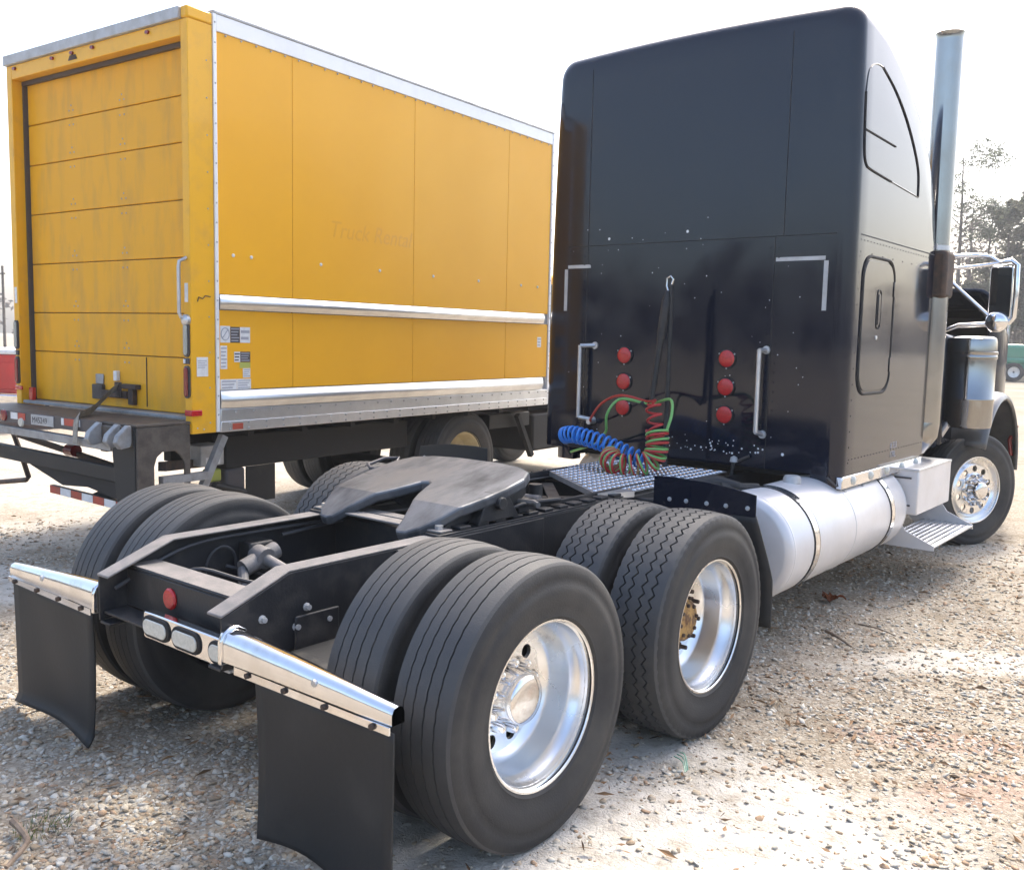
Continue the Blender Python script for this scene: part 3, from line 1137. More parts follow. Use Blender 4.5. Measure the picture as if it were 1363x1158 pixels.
MB().tube([(.05, 1.18, .935), (.36, 1.22, .935)], .026, 14).build('slide_cylinder', M['chassis_sunlit'], fw)
MB().tube([(.31, 1.25, .885), (.31, 1.25, 1.01)], .036, 16).build('hose_stub', M['chassis'], fw)
lk = MB().box(.20, .34, 1.10, 1.22, .893, .95).box(.28, .42, .98, 1.06, .907, .94).tube([(.30, 1.0, .93), (.40, 1.34, .93)], .014, 10).tube([(.22, 1.14, .95), (.22, 1.14, 1.02)], .02, 10)
lk.tube([(.40, .90, .93), (.42, 1.0, .95), (.40, 1.12, .93)], .012, 8)
lk.build('lock_linkage', M['chassis'], fw, bevel=.003)
MB().tube([(-.52, .86, 1.06), (-.52, .98, 1.085), (-.47, 1.04, 1.085), (-.43, .98, 1.07), (-.43, .86, 1.045), (-.47, .83, 1.05), (-.52, .86, 1.06)], .009, 8).build('pull_loop', M['ink'], fw)

# mid angle braces between rails ahead of the fifth wheel
b = MB().bar((.30, 1.48, ZF - .03), (-.33, 2.2, ZF - .03), .07, .012).bar((-.33, 1.55, ZF - .045), (.30, 2.2, ZF - .045), .07, .012)
b.build('diagonal_brace', M['chassis'], T)
MB().box(-.34, .34, 1.32, 1.42, ZF - .02, ZF + .012).build('crossmember', M['chassis'], T, bevel=.004)

# deck plate
DZ = .905
dk = MB().prism([(-.40, 2.29), (.36, 1.735), (.46, 1.95), (.46, 3.1), (-.40, 3.1)], 'z', DZ, DZ + .006)
o = dk.build('deck_plate', M['diamond'], T)
lg = MB()
for i in range(-30, 30):
    for j in range(60):
        px_, py_ = i * .034 + (.017 if j % 2 else 0), 1.75 + j * .024
        if -.385 < px_ < .445 and py_ > 2.31 + (px_ + .40) * (-.73) and py_ < 3.08 and not (px_ > .35 and py_ < 1.97):
            a_ = R_(45 if (i + j) % 2 else -45)
            c_, s__ = math.cos(a_), math.sin(a_)
            q = [(px_ + u * c_ - v * s__, py_ + u * s__ + v * c_) for u, v in ((-.014, 0), (0, -.0045), (.014, 0), (0, .0045))]
            lg.add([(x, y, DZ + .0062) for x, y in q] + [(px_ + (x - px_) * .6, py_ + (y - py_) * .6, DZ + .0095) for x, y in q], [(0, 1, 5, 4), (1, 2, 6, 5), (2, 3, 7, 6), (3, 0, 4, 7), (4, 5, 6, 7)])
lg.build('tread_lugs', M['alu_bright'], o, smooth=0, kind='stuff')
MB().bar((-.405, 2.29, DZ - .010), (.36, 1.731, DZ - .010), .008, .032).bar((.366, 1.735, DZ - .010), (.466, 1.95, DZ - .010), .008, .032).build('plate_edge', M['alu'], o)

# quarter guards ahead of the drive tyres with hanging flaps
for sd_ in (1, -1):
    y0 = 1.90
    b = MB()
    b.prism([(sd_ * .62, 1.022), (sd_ * .72, 1.028), (sd_ * .95, 1.022), (sd_ * 1.10, 1.005), (sd_ * 1.215, .985), (sd_ * 1.215, .872), (sd_ * .62, .858)], 'y', y0, y0 + .006)
    o = b.build('quarter_guard', M['flap'] if sd_ < 0 else M['black_paint'], T, bevel=.002)
    if sd_ < 0:
        o.location = (0, .05, .03)
    bt = MB()
    for x in (.72, .82, .94, 1.05, 1.17):
        bt.lathe([(0, .013), (-.006, .011), (-.008, .001)], 'y', 8, (sd_ * x, y0, .905 + (x - .7) * .02))
    bt.build('guard_bolts', M['alu_dull'], o, kind='stuff')
    nu, nv_ = 8, 14
    vs, fs = [], []
    for i in range(nu + 1):
        u = i / nu
        for j in range(nv_ + 1):
            v = j / nv_
            x = .93 + u * (.285 + .075 * min(1, v * 1.8))
            z = .88 - v * .60
            vs.append((sd_ * x, y0 + .012 + .05 * math.sin(v * 2.2) + .03 * u * v, z + .02 * u * v))
    for i in range(nu):
        for j in range(nv_):
            a = i * (nv_ + 1) + j
            fs.append((a, a + 1, a + nv_ + 2, a + nv_ + 1))
    f_ = MB().add(vs, fs).build('guard_flap', M['flap'], o, smooth=60)
    so = f_.modifiers.new('thickness', 'SOLIDIFY')
    so.thickness = .012
    MB().tube([(sd_ * .44, y0 + .10, .85), (sd_ * 1.15, y0 + .06, .93)], .018, 10).build('guard_bracket', M['chassis'], o)

# fuel tanks
TX, TZ, TR = .905, .585, .315
for sd_ in (1, -1):
    q_ = 0 if sd_ > 0 else 1.35
    b = MB().lathe([(2.38 + q_, .02), (2.375 + q_, .12), (2.385 + q_, TR - .05), (2.40 + q_, TR - .014), (2.425 + q_, TR), (4.42, TR), (4.445, TR - .014), (4.46, TR - .05), (4.47, .12), (4.468, .02)], 'y', 64, (sd_ * TX, 0, TZ))
    tk = b.build('fuel_tank', M['tank_white'], T, smooth=40)
    wl = MB()
    for y in (2.432 + q_, 3.40 if sd_ > 0 else 4.0, 4.412):
        wl.lathe([(y - .007, TR), (y - .003, TR + .003), (y + .003, TR + .003), (y + .007, TR)], 'y', 64, (sd_ * TX, 0, TZ))
    wl.build('weld_seams', M['tank_white'], tk, kind='stuff')
    for y in (2.75 + q_ * .85, 4.12):
        s_ = MB().lathe([(y - .032, TR + .001), (y - .032, TR + .006), (y + .032, TR + .006), (y + .032, TR + .001)], 'y', 64, (sd_ * TX, 0, TZ)).build('tank_strap', M['chrome'], tk)
        MB().lathe([(y - .046, TR + .0005), (y - .046, TR + .003), (y - .0325, TR + .003)], 'y', 64, (sd_ * TX, 0, TZ)).lathe([(y + .0325, TR + .003), (y + .046, TR + .003), (y + .046, TR + .0005)], 'y', 64, (sd_ * TX, 0, TZ)).build('strap_liner', M['dark'], s_)
        MB().box(*sorted((sd_ * .434, sd_ * .62)), y - .05, y + .05, .30, ZF - .02).build('tank_bracket', M['chassis'], tk, bevel=.005)
    MB().lathe([(TZ + TR - .006, .055), (TZ + TR + .02, .055), (TZ + TR + .04, .045), (TZ + TR + .042, .002)], 'z', 20, (sd_ * (TX + .02), 3.05 + q_, 0)).build('filler_cap', M['alu_dull'], tk)
    if sd_ > 0:
      MB().tube([(sd_ * .50, 2.50, .90), (sd_ * .68, 2.52, .925), (sd_ * .80, 2.58, .915)], [.03, .045, .02], 12).tube([(sd_ * .72, 2.50, .91), (sd_ * .86, 2.70, .90)], .022, 10).build('tank_fitting', M['chassis'], tk)

# battery box and cab steps
for sd_ in (1, -1):
    xa, xb = sorted((sd_ * .50, sd_ * 1.27))
    b = MB().box(xa, xb, 4.50, 5.35, .54, .872)
    bx = b.build('battery_box', M['tank_white'], T, bevel=.012)
    xa, xb = sorted((sd_ * .55, sd_ * 1.272))
    MB().box(xa, xb, 4.497, 5.353, .855, .876).build('box_lid', M['alu'], bx, bevel=.004)
    s_ = MB()
    for z_ in (.60, .80):
        s_.box(*sorted((sd_ * 1.0, sd_ * 1.22)), 4.492, 4.499, z_, z_ + .012)
    s_.build('box_latch', M['ink'], bx, kind='stuff')
    for yy in (4.50, 5.60):
        st = MB().prism([(sd_ * .85, .535), (sd_ * 1.12, .535), (sd_ * 1.20, .42), (sd_ * 1.40, .335), (sd_ * 1.40, .300), (sd_ * .95, .300), (sd_ * .85, .40)], 'y', yy, yy + .008)
        st.build('step_side', M['tank_white'], bx)
    tr_ = MB().box(*sorted((sd_ * 1.00, sd_ * 1.40)), 4.509, 5.599, .318, .330)
    tp = tr_.build('step_tread', M['alu'], bx, bevel=.002)
    rb = MB()
    for k in range(9):
        xx = 1.02 + k * .043
        rb.box(*sorted((sd_ * xx, sd_ * (xx + .012))), 4.512, 5.596, .3305, .340)
    rb.build('tread_ribs', M['alu_bright'], tp, kind='stuff')

# ------------------------------------------------------------------ sleeper
YS, HW = 3.32, 1.122
HS, XS = 1.157, -.035
roof_pts = [(3.30, 3.815), (3.55, 3.825), (3.80, 3.79), (4.05, 3.70), (4.30, 3.59), (4.55, 3.44), (4.75, 3.27), (4.90, 3.07), (5.0, 2.85), (5.06, 2.60)]


def roof(y):
    for (a, za), (b_, zb_) in zip(roof_pts, roof_pts[1:]):
        if a <= y <= b_:
            t = (y - a) / (b_ - a)
            return za + (zb_ - za) * t
    return roof_pts[-1][1] if y > 5 else roof_pts[0][1]


def ring(y, ins, zb_, top_ins):
    """rounded section: flat sides, rounded top edges"""
    w = HS - ins
    zt = roof(max(y, 3.30)) - top_ins
    r = .13
    tap = .022
    pts = [(w, zb_)]
    for i in range(7):
        t = zb_ + (zt - r - zb_) * (i + 1) / 7
        pts.append((w - tap * max(0, (t - 2.5) / 1.2) ** 1.5, t))
    wt = pts[-1][0]
    for i in range(1, 9):
        a = R_(90 * i / 8)
        pts.append((wt - r + r * math.cos(a), zt - r + r * math.sin(a)))
    for i in range(1, 6):
        u = 1 - i / 5.
        pts.append(((wt - r) * u, zt + .025 * (1 - u * u)))
    left = [(-x - .045 * (1 - (z - ZB) / 2.9), z) for x, z in reversed(pts[:-1])]
    return [(x + XS, y, z) for x, z in pts + left]


ZB = .925
ys = [YS + .10 * (1 - math.cos(R_(a))) for a in (0, 15, 30, 45, 60, 75, 90)]
insets = [.10 * (1 - math.sin(R_(a))) for a in (0, 15, 30, 45, 60, 75, 90)]
secs = [ring(y, i_, ZB, i_ * .9) for y, i_ in zip(ys, insets)]
for y in np.linspace(3.55, 5.06, 22):
    secs.append(ring(y, 0, ZB, 0))
b = MB()
m_ = len(secs[0])
b.v = [p for s_ in secs for p in s_]
for i in range(len(secs) - 1):
    for k in range(m_ - 1):
        b.f.append((i * m_ + k, i * m_ + k + 1, (i + 1) * m_ + k + 1, (i + 1) * m_ + k))
    b.f.append((i * m_ + m_ - 1, i * m_, (i + 1) * m_, (i + 1) * m_ + m_ - 1))
b.f.append(tuple(range(m_)))
b.f.append(tuple(range(len(b.v) - m_, len(b.v))))
SL = b.build('sleeper', M['black_paint'], T, smooth=40)
# lower corner skirts
for sd_ in (1, -1):
    b = MB()
    sk_ = [(sd_ * 1.120, YS + .10), (sd_ * 1.108, YS + .05), (sd_ * 1.08, YS + .018), (sd_ * 1.02, YS + .004), (sd_ * .93, YS + .002), (sd_ * .93, YS + .10), (sd_ * 1.10, YS + .14), (sd_ * 1.10, 5.0), (sd_ * 1.120, 5.0)]
    b.prism(sk_, 'z', .835, ZB - .001)
    b.build('corner_skirt', M['black_paint'], SL, smooth=40)
# bottom structure, dark
MB().box(-.95, .95, YS + .12, 5.0, .878, .9235).build('sleeper_floor', M['dark'], SL)
# seams of the back wall
sm = MB()
for x in (-.842, .674):
    sm.box(x - .003, x + .003, YS - .0015, YS + .002, 2.44, 3.70)
sm.box(-1.02, 1.02, YS - .0015, YS + .002, 2.432, 2.438)
for x in (-.842, .62):
    sm.box(x - .003, x + .003, YS - .0015, YS + .002, ZB, 2.43)
sm.build('back_seam', M['black_seam'], SL)
rv = MB()
for x in (-.87, -.815, .59, .65):
    rv.rivets([(x, YS, z) for z in np.arange(1.0, 2.40, .062)], (0, -1, 0), .009, .006)
rv.rivets([(x, YS, 1.70) for x in np.arange(-.56, .45, .055)], (0, -1, 0), .006, .003)
rv.rivets([(x, YS, 2.405) for x in np.arange(-1.0, 1.01, .09)], (0, -1, 0), .005, .003)
rv.rivets([(HW + .0003, y, 2.405) for y in np.arange(3.46, 5.04, .06)], (1, 0, 0), .005, .003)
rv.rivets([(HW + .0003, y, 1.02) for y in np.arange(3.46, 5.04, .06)], (1, 0, 0), .005, .003)
rv.rivets([(HW + .0003, y, 2.33) for y in np.arange(3.46, 5.04, .21)], (1, 0, 0), .006, .003)
rv.rivets([(HW + .0003, 3.45, z) for z in np.arange(1.0, 2.4, .10)], (1, 0, 0), .006, .003)
o = rv.build('rivets', M['black_paint'], SL, kind='stuff')
chips = MB()
rs = random.Random(4)
for k in range(46):
    x = rs.gauss(.18, .25)
    z = 1.0 + abs(rs.gauss(0, .06))
    if -.2 < x < .95:
        r_ = rs.uniform(.003, .008)
        chips.rivets([(x, YS - .0003, z)], (0, -1, 0), r_, .0006)
for k in range(50):
    chips.rivets([(rs.uniform(-1, 1), YS - .0003, rs.uniform(1.0, 2.6))], (0, -1, 0), rs.uniform(.0015, .004), .0006)
chips.rivets([(-.02, YS - .0003, 2.50), (-.66, YS - .0003, 2.48), (.74, YS - .0003, 1.03)], (0, -1, 0), .011, .001)
chips.build('paint_chips', M['white'], SL, kind='stuff')
# side seam
MB().box(HW - .004, HW + .0015, 3.45, 5.05, 2.432, 2.440).build('side_seam', M['black_seam'], SL)
# access door on the right side: raised gasket ring round a panel
def ringpath(w, h, r, cx_, cy_, n=12):
    p = rrect(w, h, r, n, cx_, cy_)
    return p + [p[0], p[1]]


SD_C = (3.83, 1.875)
pp = ringpath(.62, .88, .14, *SD_C)
MB().tube([(HW + .002, y, z) for y, z in pp], .010, 8, cap=False).build('access_door_gasket', M['dark'], SL)
dr = MB().prism(rrect(.58, .84, .125, 6, *SD_C), 'x', HW - .003, HW + .006).build('access_door', M['black_paint'], SL, bevel=.004)
MB().tube([(HW + .007, y, z) for y, z in ringpath(.075, .25, .03, 3.84, 1.985)], .0045, 6, cap=False).build('latch_recess', M['dark'], dr)
MB().prism(rrect(.045, .20, .018, 4, 3.84, 1.985), 'x', HW + .0062, HW + .013).build('paddle_latch', M['black_paint'], dr, bevel=.004)
hg_ = MB()
for z_ in (1.62, 2.13):
    hg_.box(HW + .001, HW + .012, 4.12, 4.15, z_ - .05, z_ + .05)
hg_.build('door_hinge', M['black_paint'], dr, bevel=.003)
MB().lathe([(HW + .005, .014), (HW + .012, .013), (HW + .013, .001)], 'x', 12, (0, 3.82, 1.80)).build('door_lock', M['alu'], dr)
# moulded outline of the upper side window
MB().tube(spline([(HW - .010, 3.42, 3.29), (HW - .005, 3.42, 3.1), (HW - .001, 3.43, 2.93), (HW - .001, 3.47, 2.865), (HW - .001, 3.56, 2.845), (HW - .001, 3.96, 2.825)], 24), .007, 8).tube([(HW - .005, 3.42, 3.07), (HW - .005, 4.02, 3.06)], .006, 8).build('side_moulding', M['dark'], SL)
MB().tube(spline([(HW - .016, 3.72, 3.50), (HW - .013, 3.98, 3.41), (HW - .009, 4.22, 3.28), (HW - .006, 4.42, 3.12), (HW - .003, 4.54, 2.97), (HW - .001, 4.56, 2.80)], 30), .007, 8).build('side_moulding', M['dark'], SL)

MB().tube(spline([(HW - .012, 3.42, 3.29), (HW - .016, 3.46, 3.42), (HW - .018, 3.58, 3.49), (HW - .018, 3.72, 3.50)], 12), .006, 8).tube([(HW - .002, 3.96, 2.825), (HW - .002, 4.56, 2.80)], .005, 8).build('side_moulding', M['black_paint'], SL)
# red lamps of the back wall
for x in (-.49, .32):
    for z in (1.64, 1.45, 1.262):
        g = MB().lathe([(YS, .066), (YS - .010, .066), (YS - .014, .058)], 'y', 32, (x, 0, z), False, True).build('lamp_bezel', M['dark'], SL)
        MB().lathe([(YS - .013, .057), (YS - .018, .055), (YS - .021, .046), (YS - .022, .001)], 'y', 32, (x, 0, z)).build('lamp_lens', M['red_lens'], g, smooth=60)
        MB().rivets([(x + .064 * math.cos(a), YS - .010, z + .064 * math.sin(a)) for a in (R_(30), R_(150), R_(270))], (0, -1, 0), .007, .005).build('lamp_screws', M['alu'], g, kind='stuff')
# grab bars
for x, foot in ((-.845, .09), (.575, .02)):
    h = MB().tube([(x, YS - .065, 1.165), (x, YS - .065, 1.705)], .016, 12)
    h.tube([(x - .0, YS - .065, 1.70), (x + foot, YS - .002, 1.705)], .017, 10)
    h.tube([(x, YS - .065, 1.17), (x + foot, YS - .002, 1.15)], .017, 10)
    h.lathe([(YS, .028), (YS - .01, .026)], 'y', 14, (x + foot, 0, 1.705), False, True)
    h.lathe([(YS, .028), (YS - .01, .026)], 'y', 14, (x + foot, 0, 1.15), False, True)
    h.build('grab_bar', M['alu'], SL)
# reflective corner strips
for (x0, x1, xv) in ((-1.02, -.815, -1.035), (.63, .955, .962)):
    MB().box(min(x0, x1), max(x0, x1), YS - .0025, YS + .001, 2.275, 2.30).build('reflective_strip', M['alu_dull'], SL)
    MB().box(xv - .014, xv + .014, YS - .004, YS + .004, 1.96, 2.27).build('reflective_strip', M['alu_dull'], SL)
# faint lettering low on the side
for body, z in (('# 333', 1.03), ('17RL', .965)):
    text('lettering', body, .062, M['ink_grey'], SL, face_side(HW + .0012, 4.28, z))
# chrome marker light strip under the side
b = MB().box(HW - .03, HW + .012, 3.34, 5.02, .842, .918)
ls = b.build('marker_strip', M['chrome'], SL, bevel=.006)
for k in range(5):
    MB().lathe([(HW + .012, .032), (HW + .022, .026), (HW + .028, .012), (HW + .029, .001)], 'x', 18, (0, 3.54 + k * .335, .882)).build('marker_lamp', M['clear_lens'], ls, smooth=60)
MB().tube([(HW - .02, 3.33, .86), (HW - .06, 3.27, .92)], .006, 8).build('strip_cable', M['cable'], ls)
MB().prism([(3.42, .83), (3.50, .75), (3.74, .75), (3.80, .83), (3.77, .83), (3.72, .775), (3.52, .775), (3.46, .83)], 'x', HW - .06, HW + .0).build('tank_step_bracket', M['alu_dull'], ls, bevel=.003)
# little strut hanging under the back wall
MB().tube([(.42, YS - .04, .97), (.40, YS - .05, .80)], .014, 10).tube([(.42, YS - .04, .95), (.52, YS - .02, 1.0)], .009, 8).build('lower_strut', M['chassis'], SL)
MB().lathe([(0, .028), (.03, .022), (.04, .002)], 'z', 12, (.42, YS - .04, .955)).build('strut_joint', M['alu_dull'], SL)

# hose tender: upright post, spring arm hooked to it
PX, PY = .055, 3.0
b = MB().tube([(PX, PY, .86), (PX, PY, 2.06), (PX, PY, 2.12)], [.019, .014, .012], 12)
po = b.build('tender_post', M['chassis'], T)
MB().tube([(PX, PY, 2.12), (PX + .012, PY, 2.155), (PX - .005, PY - .01, 2.175), (PX - .03, PY - .01, 2.16), (PX - .032, PY - .01, 2.11), (PX - .018, PY - .01, 2.075)], .007, 8).build('hook', M['chrome'], po)
sp = [(PX - .022 + (-.085 + .022) * t, PY - .01 - .06 * t, 2.08 - .78 * t) for t in np.linspace(0, 1, 12)]
MB().tube(sp, [.014, .030, .031, .031, .030, .022, .021, .021, .020, .019, .018, .014], 12).build('tender_spring', M['chassis'], po)
MB().tube([(-.10, 2.93, 1.335), (-.06, 2.93, 1.30), (-.03, 2.93, 1.335)], .018, 10).build('hose_clamp', M['dark'], po)


def coil(pts, turns, rad, phase=0, per=22):
    n = turns * per
    path = spline(pts, n)
    out = []
    prev = None
    for i, p in enumerate(path):
        t = (path[min(i + 1, n - 1)] - path[max(i - 1, 0)])
        t = t.normalized() if t.length > 1e-7 else Vector((0, 0, 1))
        u = t.orthogonal().normalized() if prev is None else (prev - t * prev.dot(t)).normalized()
        prev = u
        w = t.cross(u)
        a = 2 * PI * i / per + phase
        r_ = rad if not callable(rad) else rad(i / (n - 1))
        out.append(p + (u * math.cos(a) + w * math.sin(a)) * r_)
    return out


bl = [(-.505, 2.62, 1.10), (-.42, 2.60, 1.115), (-.30, 2.60, 1.10), (-.15, 2.60, 1.07), (.0, 2.60, 1.025), (.13, 2.62, .985)]
MB().tube(coil(bl, 17, .052), .0085, 7).build('power_cord_coil', M['hose_blue'], T, label='blue coiled electrical cord')
MB().tube(spline([(-.505, 2.62, 1.05), (-.52, 2.75, 1.02), (-.50, 3.0, 1.0), (-.55, 3.25, 1.0)], 20), .012, 8).build('power_cord', M['cable'], T)
rg_ = [(.170, 2.62, 1.36), (.20, 2.60, 1.25), (.235, 2.58, 1.13), (.235, 2.56, 1.03), (.16, 2.50, .972), (.04, 2.47, .965), (-.06, 2.50, .985), (-.09, 2.58, 1.00)]
rg_lo = [(.225, 2.59, 1.19), (.240, 2.57, 1.09), (.22, 2.55, 1.01), (.13, 2.50, .972), (.03, 2.47, .968), (-.05, 2.50, .985), (-.09, 2.57, 1.00)]
rfun = lambda t: .066
MB().tube(coil(rg_lo, 13, rfun, 0), .0085, 7).build('supply_hose_coil', M['hose_red'], T, label='red coiled air hose')
MB().tube(coil(rg_lo, 12, rfun, PI), .0085, 7).build('service_hose_coil', M['hose_green'], T, label='green coiled air hose')
MB().tube(coil(rg_[0:3], 4, .045, 1.0), .008, 7).build('supply_hose_lead', M['hose_red'], T)
MB().tube(spline([(.285, 2.60, 1.19), (.285, 2.66, 1.30), (.22, 2.75, 1.38), (.05, 2.86, 1.345), (-.06, 2.93, 1.33), (-.25, 2.90, 1.35), (-.32, 2.85, 1.25), (-.36, 2.9, 1.12), (-.48, 3.0, 1.06), (-.60, 3.15, 1.0), (-.90, 3.25, .90)], 60), .0095, 8).build('service_hose', M['hose_green'], T)
MB().tube(spline([(.17, 2.62, 1.36), (.08, 2.80, 1.365), (-.06, 2.93, 1.345), (-.30, 2.98, 1.37), (-.50, 3.05, 1.30), (-.68, 3.18, 1.17), (-.75, 3.30, 1.14)], 40), .009, 8).build('supply_hose', M['hose_red'], T)
gl = MB().lathe([(YS, .02), (YS - .05, .018), (YS - .055, .024), (YS - .075, .020)], 'y', 12, (-.745, 0, 1.14), False, True)
gl.build('glad_hand_holder', M['alu'], T)

# ------------------------------------------------------------------ cab, stacks, hood, fenders
b = MB()
cs = [(.98, .90), (.98, 1.95), (.90, 2.50), (.80, 2.68), (.55, 2.76), (0, 2.79)]
cab_sec = cs + [(-x, z) for x, z in reversed(cs[:-1])]
b.prism(cab_sec, 'y', 5.07, 6.02)
cb_ = b.build('cab', M['black_paint'], T, smooth=40)
MB().prism([(1.0, .90), (1.0, 1.86), (-1.0, 1.86), (-1.0, .90)], 'y', 6.03, 6.40).build('cowl', M['black_paint'], cb_, bevel=.03)
MB().prism([(6.03, 1.88), (6.12, 1.88), (6.03, 2.66)], 'x', -.85, .85).build('windshield', M['glass'], cb_)
for sd_ in (1, -1):
    d_ = MB().prism(rrect(.82, .95, .06, 4, 5.56, 1.42), 'x', sd_ * .981, sd_ * .992).build('door', M['black_paint'], cb_, bevel=.004)
    MB().prism([(5.20, 1.95), (5.92, 1.95), (5.88, 2.42), (5.26, 2.45)], 'x', sd_ * .981, sd_ * .986).build('side_window', M['glass'], d_)
    MB().box(*sorted((sd_ * .992, sd_ * 1.015)), 5.20, 5.34, 1.50, 1.54).build('door_handle', M['chrome'], d_, bevel=.004)
SX, SY_ = 1.075, 5.25
for sd_ in (1, -1):
    b = MB().lathe([(1.16, .112), (2.35, .112)], 'z', 40, (sd_ * SX, SY_, 0), True, True)
    b.tube([(sd_ * SX, SY_, 1.16), (sd_ * SX, SY_ - .01, 1.08), (sd_ * (SX - .05), SY_ - .02, 1.0), (sd_ * (SX - .16), SY_ - .03, .95), (sd_ * (SX - .35), SY_ - .03, .94)], [.112, .112, .108, .10, .10], 28)
    ms = b.build('exhaust_guard', M['steel_stack'], T, smooth=50)
    MB().lathe([(2.36, .098), (4.04, .098), (4.07, .100), (4.10, .107), (4.102, .105)], 'z', 48, (sd_ * SX, SY_, 0)).build('exhaust_stack', M['steel_stack'], ms, smooth=45)
    MB().lathe([(4.1015, .1048), (4.06, .092), (3.5, .090)], 'z', 32, (sd_ * SX, SY_, 0)).build('stack_bore', M['dark'], ms)
    br = MB().box(*sorted((sd_ * (SX - .10), sd_ * (SX + .118))), SY_ - .118, SY_ + .118, 2.12, 2.48)
    br.build('stack_bracket', M['rust'], ms, bevel=.03)
    MB().lathe([(2.485, .104), (2.52, .104)], 'z', 32, (sd_ * SX, SY_, 0), True, True).box(*sorted((sd_ * (SX - .04), sd_ * (SX + .04))), SY_ - .135, SY_ - .10, 2.485, 2.53).build('stack_clamp', M['alu'], ms)
    MB().box(*sorted((sd_ * (SX - .12), sd_ * (SX + .0))), SY_ - .15, SY_ - .10, 1.30, 1.36).build('stack_clamp', M['alu'], ms, bevel=.005)
# air cleaner canister
for sd_ in (1, -1):
    b = MB().lathe([(1.06, .12), (1.07, .175), (1.10, .185), (1.30, .187), (1.305, .191), (1.32, .191), (1.325, .187), (1.655, .187), (1.66, .194), (1.675, .196), (1.69, .190), (1.70, .196), (1.715, .196), (1.72, .188), (1.80, .186), (1.83, .178), (1.845, .15), (1.85, .01)], 'z', 48, (sd_ * 1.165, 6.22, 0))
    ac = b.build('air_cleaner', M['steel_stack'], T, smooth=40)
    MB().tube([(sd_ * 1.03, 6.12, 1.10), (sd_ * .98, 6.10, 1.0), (sd_ * .94, 6.10, .92)], .03, 10).build('cleaner_bracket', M['alu'], ac)
# mirror assembly
for sd_ in (1, -1):
    b = MB().tube([(sd_ * .99, 5.92, 2.50), (sd_ * 1.20, 5.97, 2.505), (sd_ * 1.30, 6.0, 2.49), (sd_ * 1.37, 6.0, 2.44)], .018, 10)
    b.tube([(sd_ * .99, 5.92, 2.395), (sd_ * 1.25, 5.97, 2.42), (sd_ * 1.37, 6.0, 2.44)], .016, 10)
    b.tube([(sd_ * .99, 5.94, 2.32), (sd_ * 1.35, 5.99, 1.98)], .016, 10)
    b.tube([(sd_ * .99, 5.94, 1.88), (sd_ * 1.10, 5.95, 1.93), (sd_ * 1.36, 5.99, 1.95)], .020, 10)
    b.tube([(sd_ * 1.37, 6.0, 2.44), (sd_ * 1.46, 6.0, 2.455), (sd_ * 1.50, 6.0, 2.42), (sd_ * 1.505, 6.0, 2.2), (sd_ * 1.50, 6.0, 2.0), (sd_ * 1.46, 6.0, 1.95)], .022, 10)
    mr_ = b.build('mirror_bracket', M['chrome'], T, smooth=50)
    MB().prism(rrect(.17, .42, .02, 3, sd_ * 1.395, 2.20), 'y', 5.985, 6.03).build('mirror_shell', M['chrome'], mr_, bevel=.006)
    MB().prism(rrect(.155, .40, .016, 3, sd_ * 1.395, 2.20), 'y', 5.978, 5.984).build('mirror_glass', M['glass'], mr_)
    MB().lathe([(5.90, .002), (5.905, .04), (5.92, .072), (5.96, .088), (6.02, .078), (6.05, .03), (6.052, .002)], 'y', 28, (sd_ * 1.385, 0, 1.965)).build('spot_mirror', M['chrome'], mr_, smooth=60)
# hood standing open at the front, dark inside
b = MB()
hs0 = rrect(1.96, 1.35, .16, 6, .12, 1.63)
hs1 = rrect(1.50, 1.10, .16, 6, .12, 1.45)
n_ = len(hs0)
vs = [(x, 7.15, z) for x, z in hs0] + [(x, 9.0, z) for x, z in hs1]
b.add(vs, [(i, (i + 1) % n_, (i + 1) % n_ + n_, i + n_) for i in range(n_)] + [tuple(range(n_, 2 * n_))])
hd = b.build('hood', M['black_paint'], T, smooth=50)
so = hd.modifiers.new('thickness', 'SOLIDIFY')
so.thickness = .04
MB().box(-.75, .95, 8.0, 8.05, 1.0, 2.05).build('radiator', M['dark'], hd)
for sd_ in (1, -1):
    # fender: an arched band over the wheel with a rolled lip
    cy_, cz_ = 7.02, .62
    vs, fs = [], []
    angs = np.linspace(R_(158), R_(-5), 36)
    for a in angs:
        ry, rz = .80, .735
        for (xx, k) in ((.72, 1.0), (1.16, 1.0), (1.24, .985), (1.275, .955), (1.285, .915), (1.27, .885)):
            flat = 1.0
            vs.append((sd_ * xx, cy_ + ry * math.cos(a) * k + (.06 if a > PI / 2 else 0), cz_ + rz * math.sin(a) * k * flat))
    for i in range(len(angs) - 1):
        for k in range(5):
            fs.append((i * 6 + k, i * 6 + k + 1, (i + 1) * 6 + k + 1, (i + 1) * 6 + k))
    o = MB().add(vs, fs).build('fender', M['fender_grey'], T, smooth=50)
    so = o.modifiers.new('thickness', 'SOLIDIFY')
    so.thickness = .02
    MB().tube([(sd_ * 1.25, 7.76, 1.0), (sd_ * 1.20, 7.74, .85), (sd_ * 1.22, 7.75, .70)], .02, 8).build('fender_brace', M['red_dark'], o)
b = MB().box(-.95, .95, 5.0, 7.6, .60, .62)
b.build('engine_tray', M['dark'], T)
MB().box(-.35, .35, 6.3, 7.9, .62, 1.25).build('engine', M['dark'], T, bevel=.05)
MB().box(-1.15, 1.15, 8.05, 8.20, .45, .75).build('front_bumper', M['chrome'], T, bevel=.03)
MB().box(-.418, .418, STEER_Y - .06, STEER_Y + .06, .42, .52).build('steer_axle', M['chassis'], T, bevel=.02)

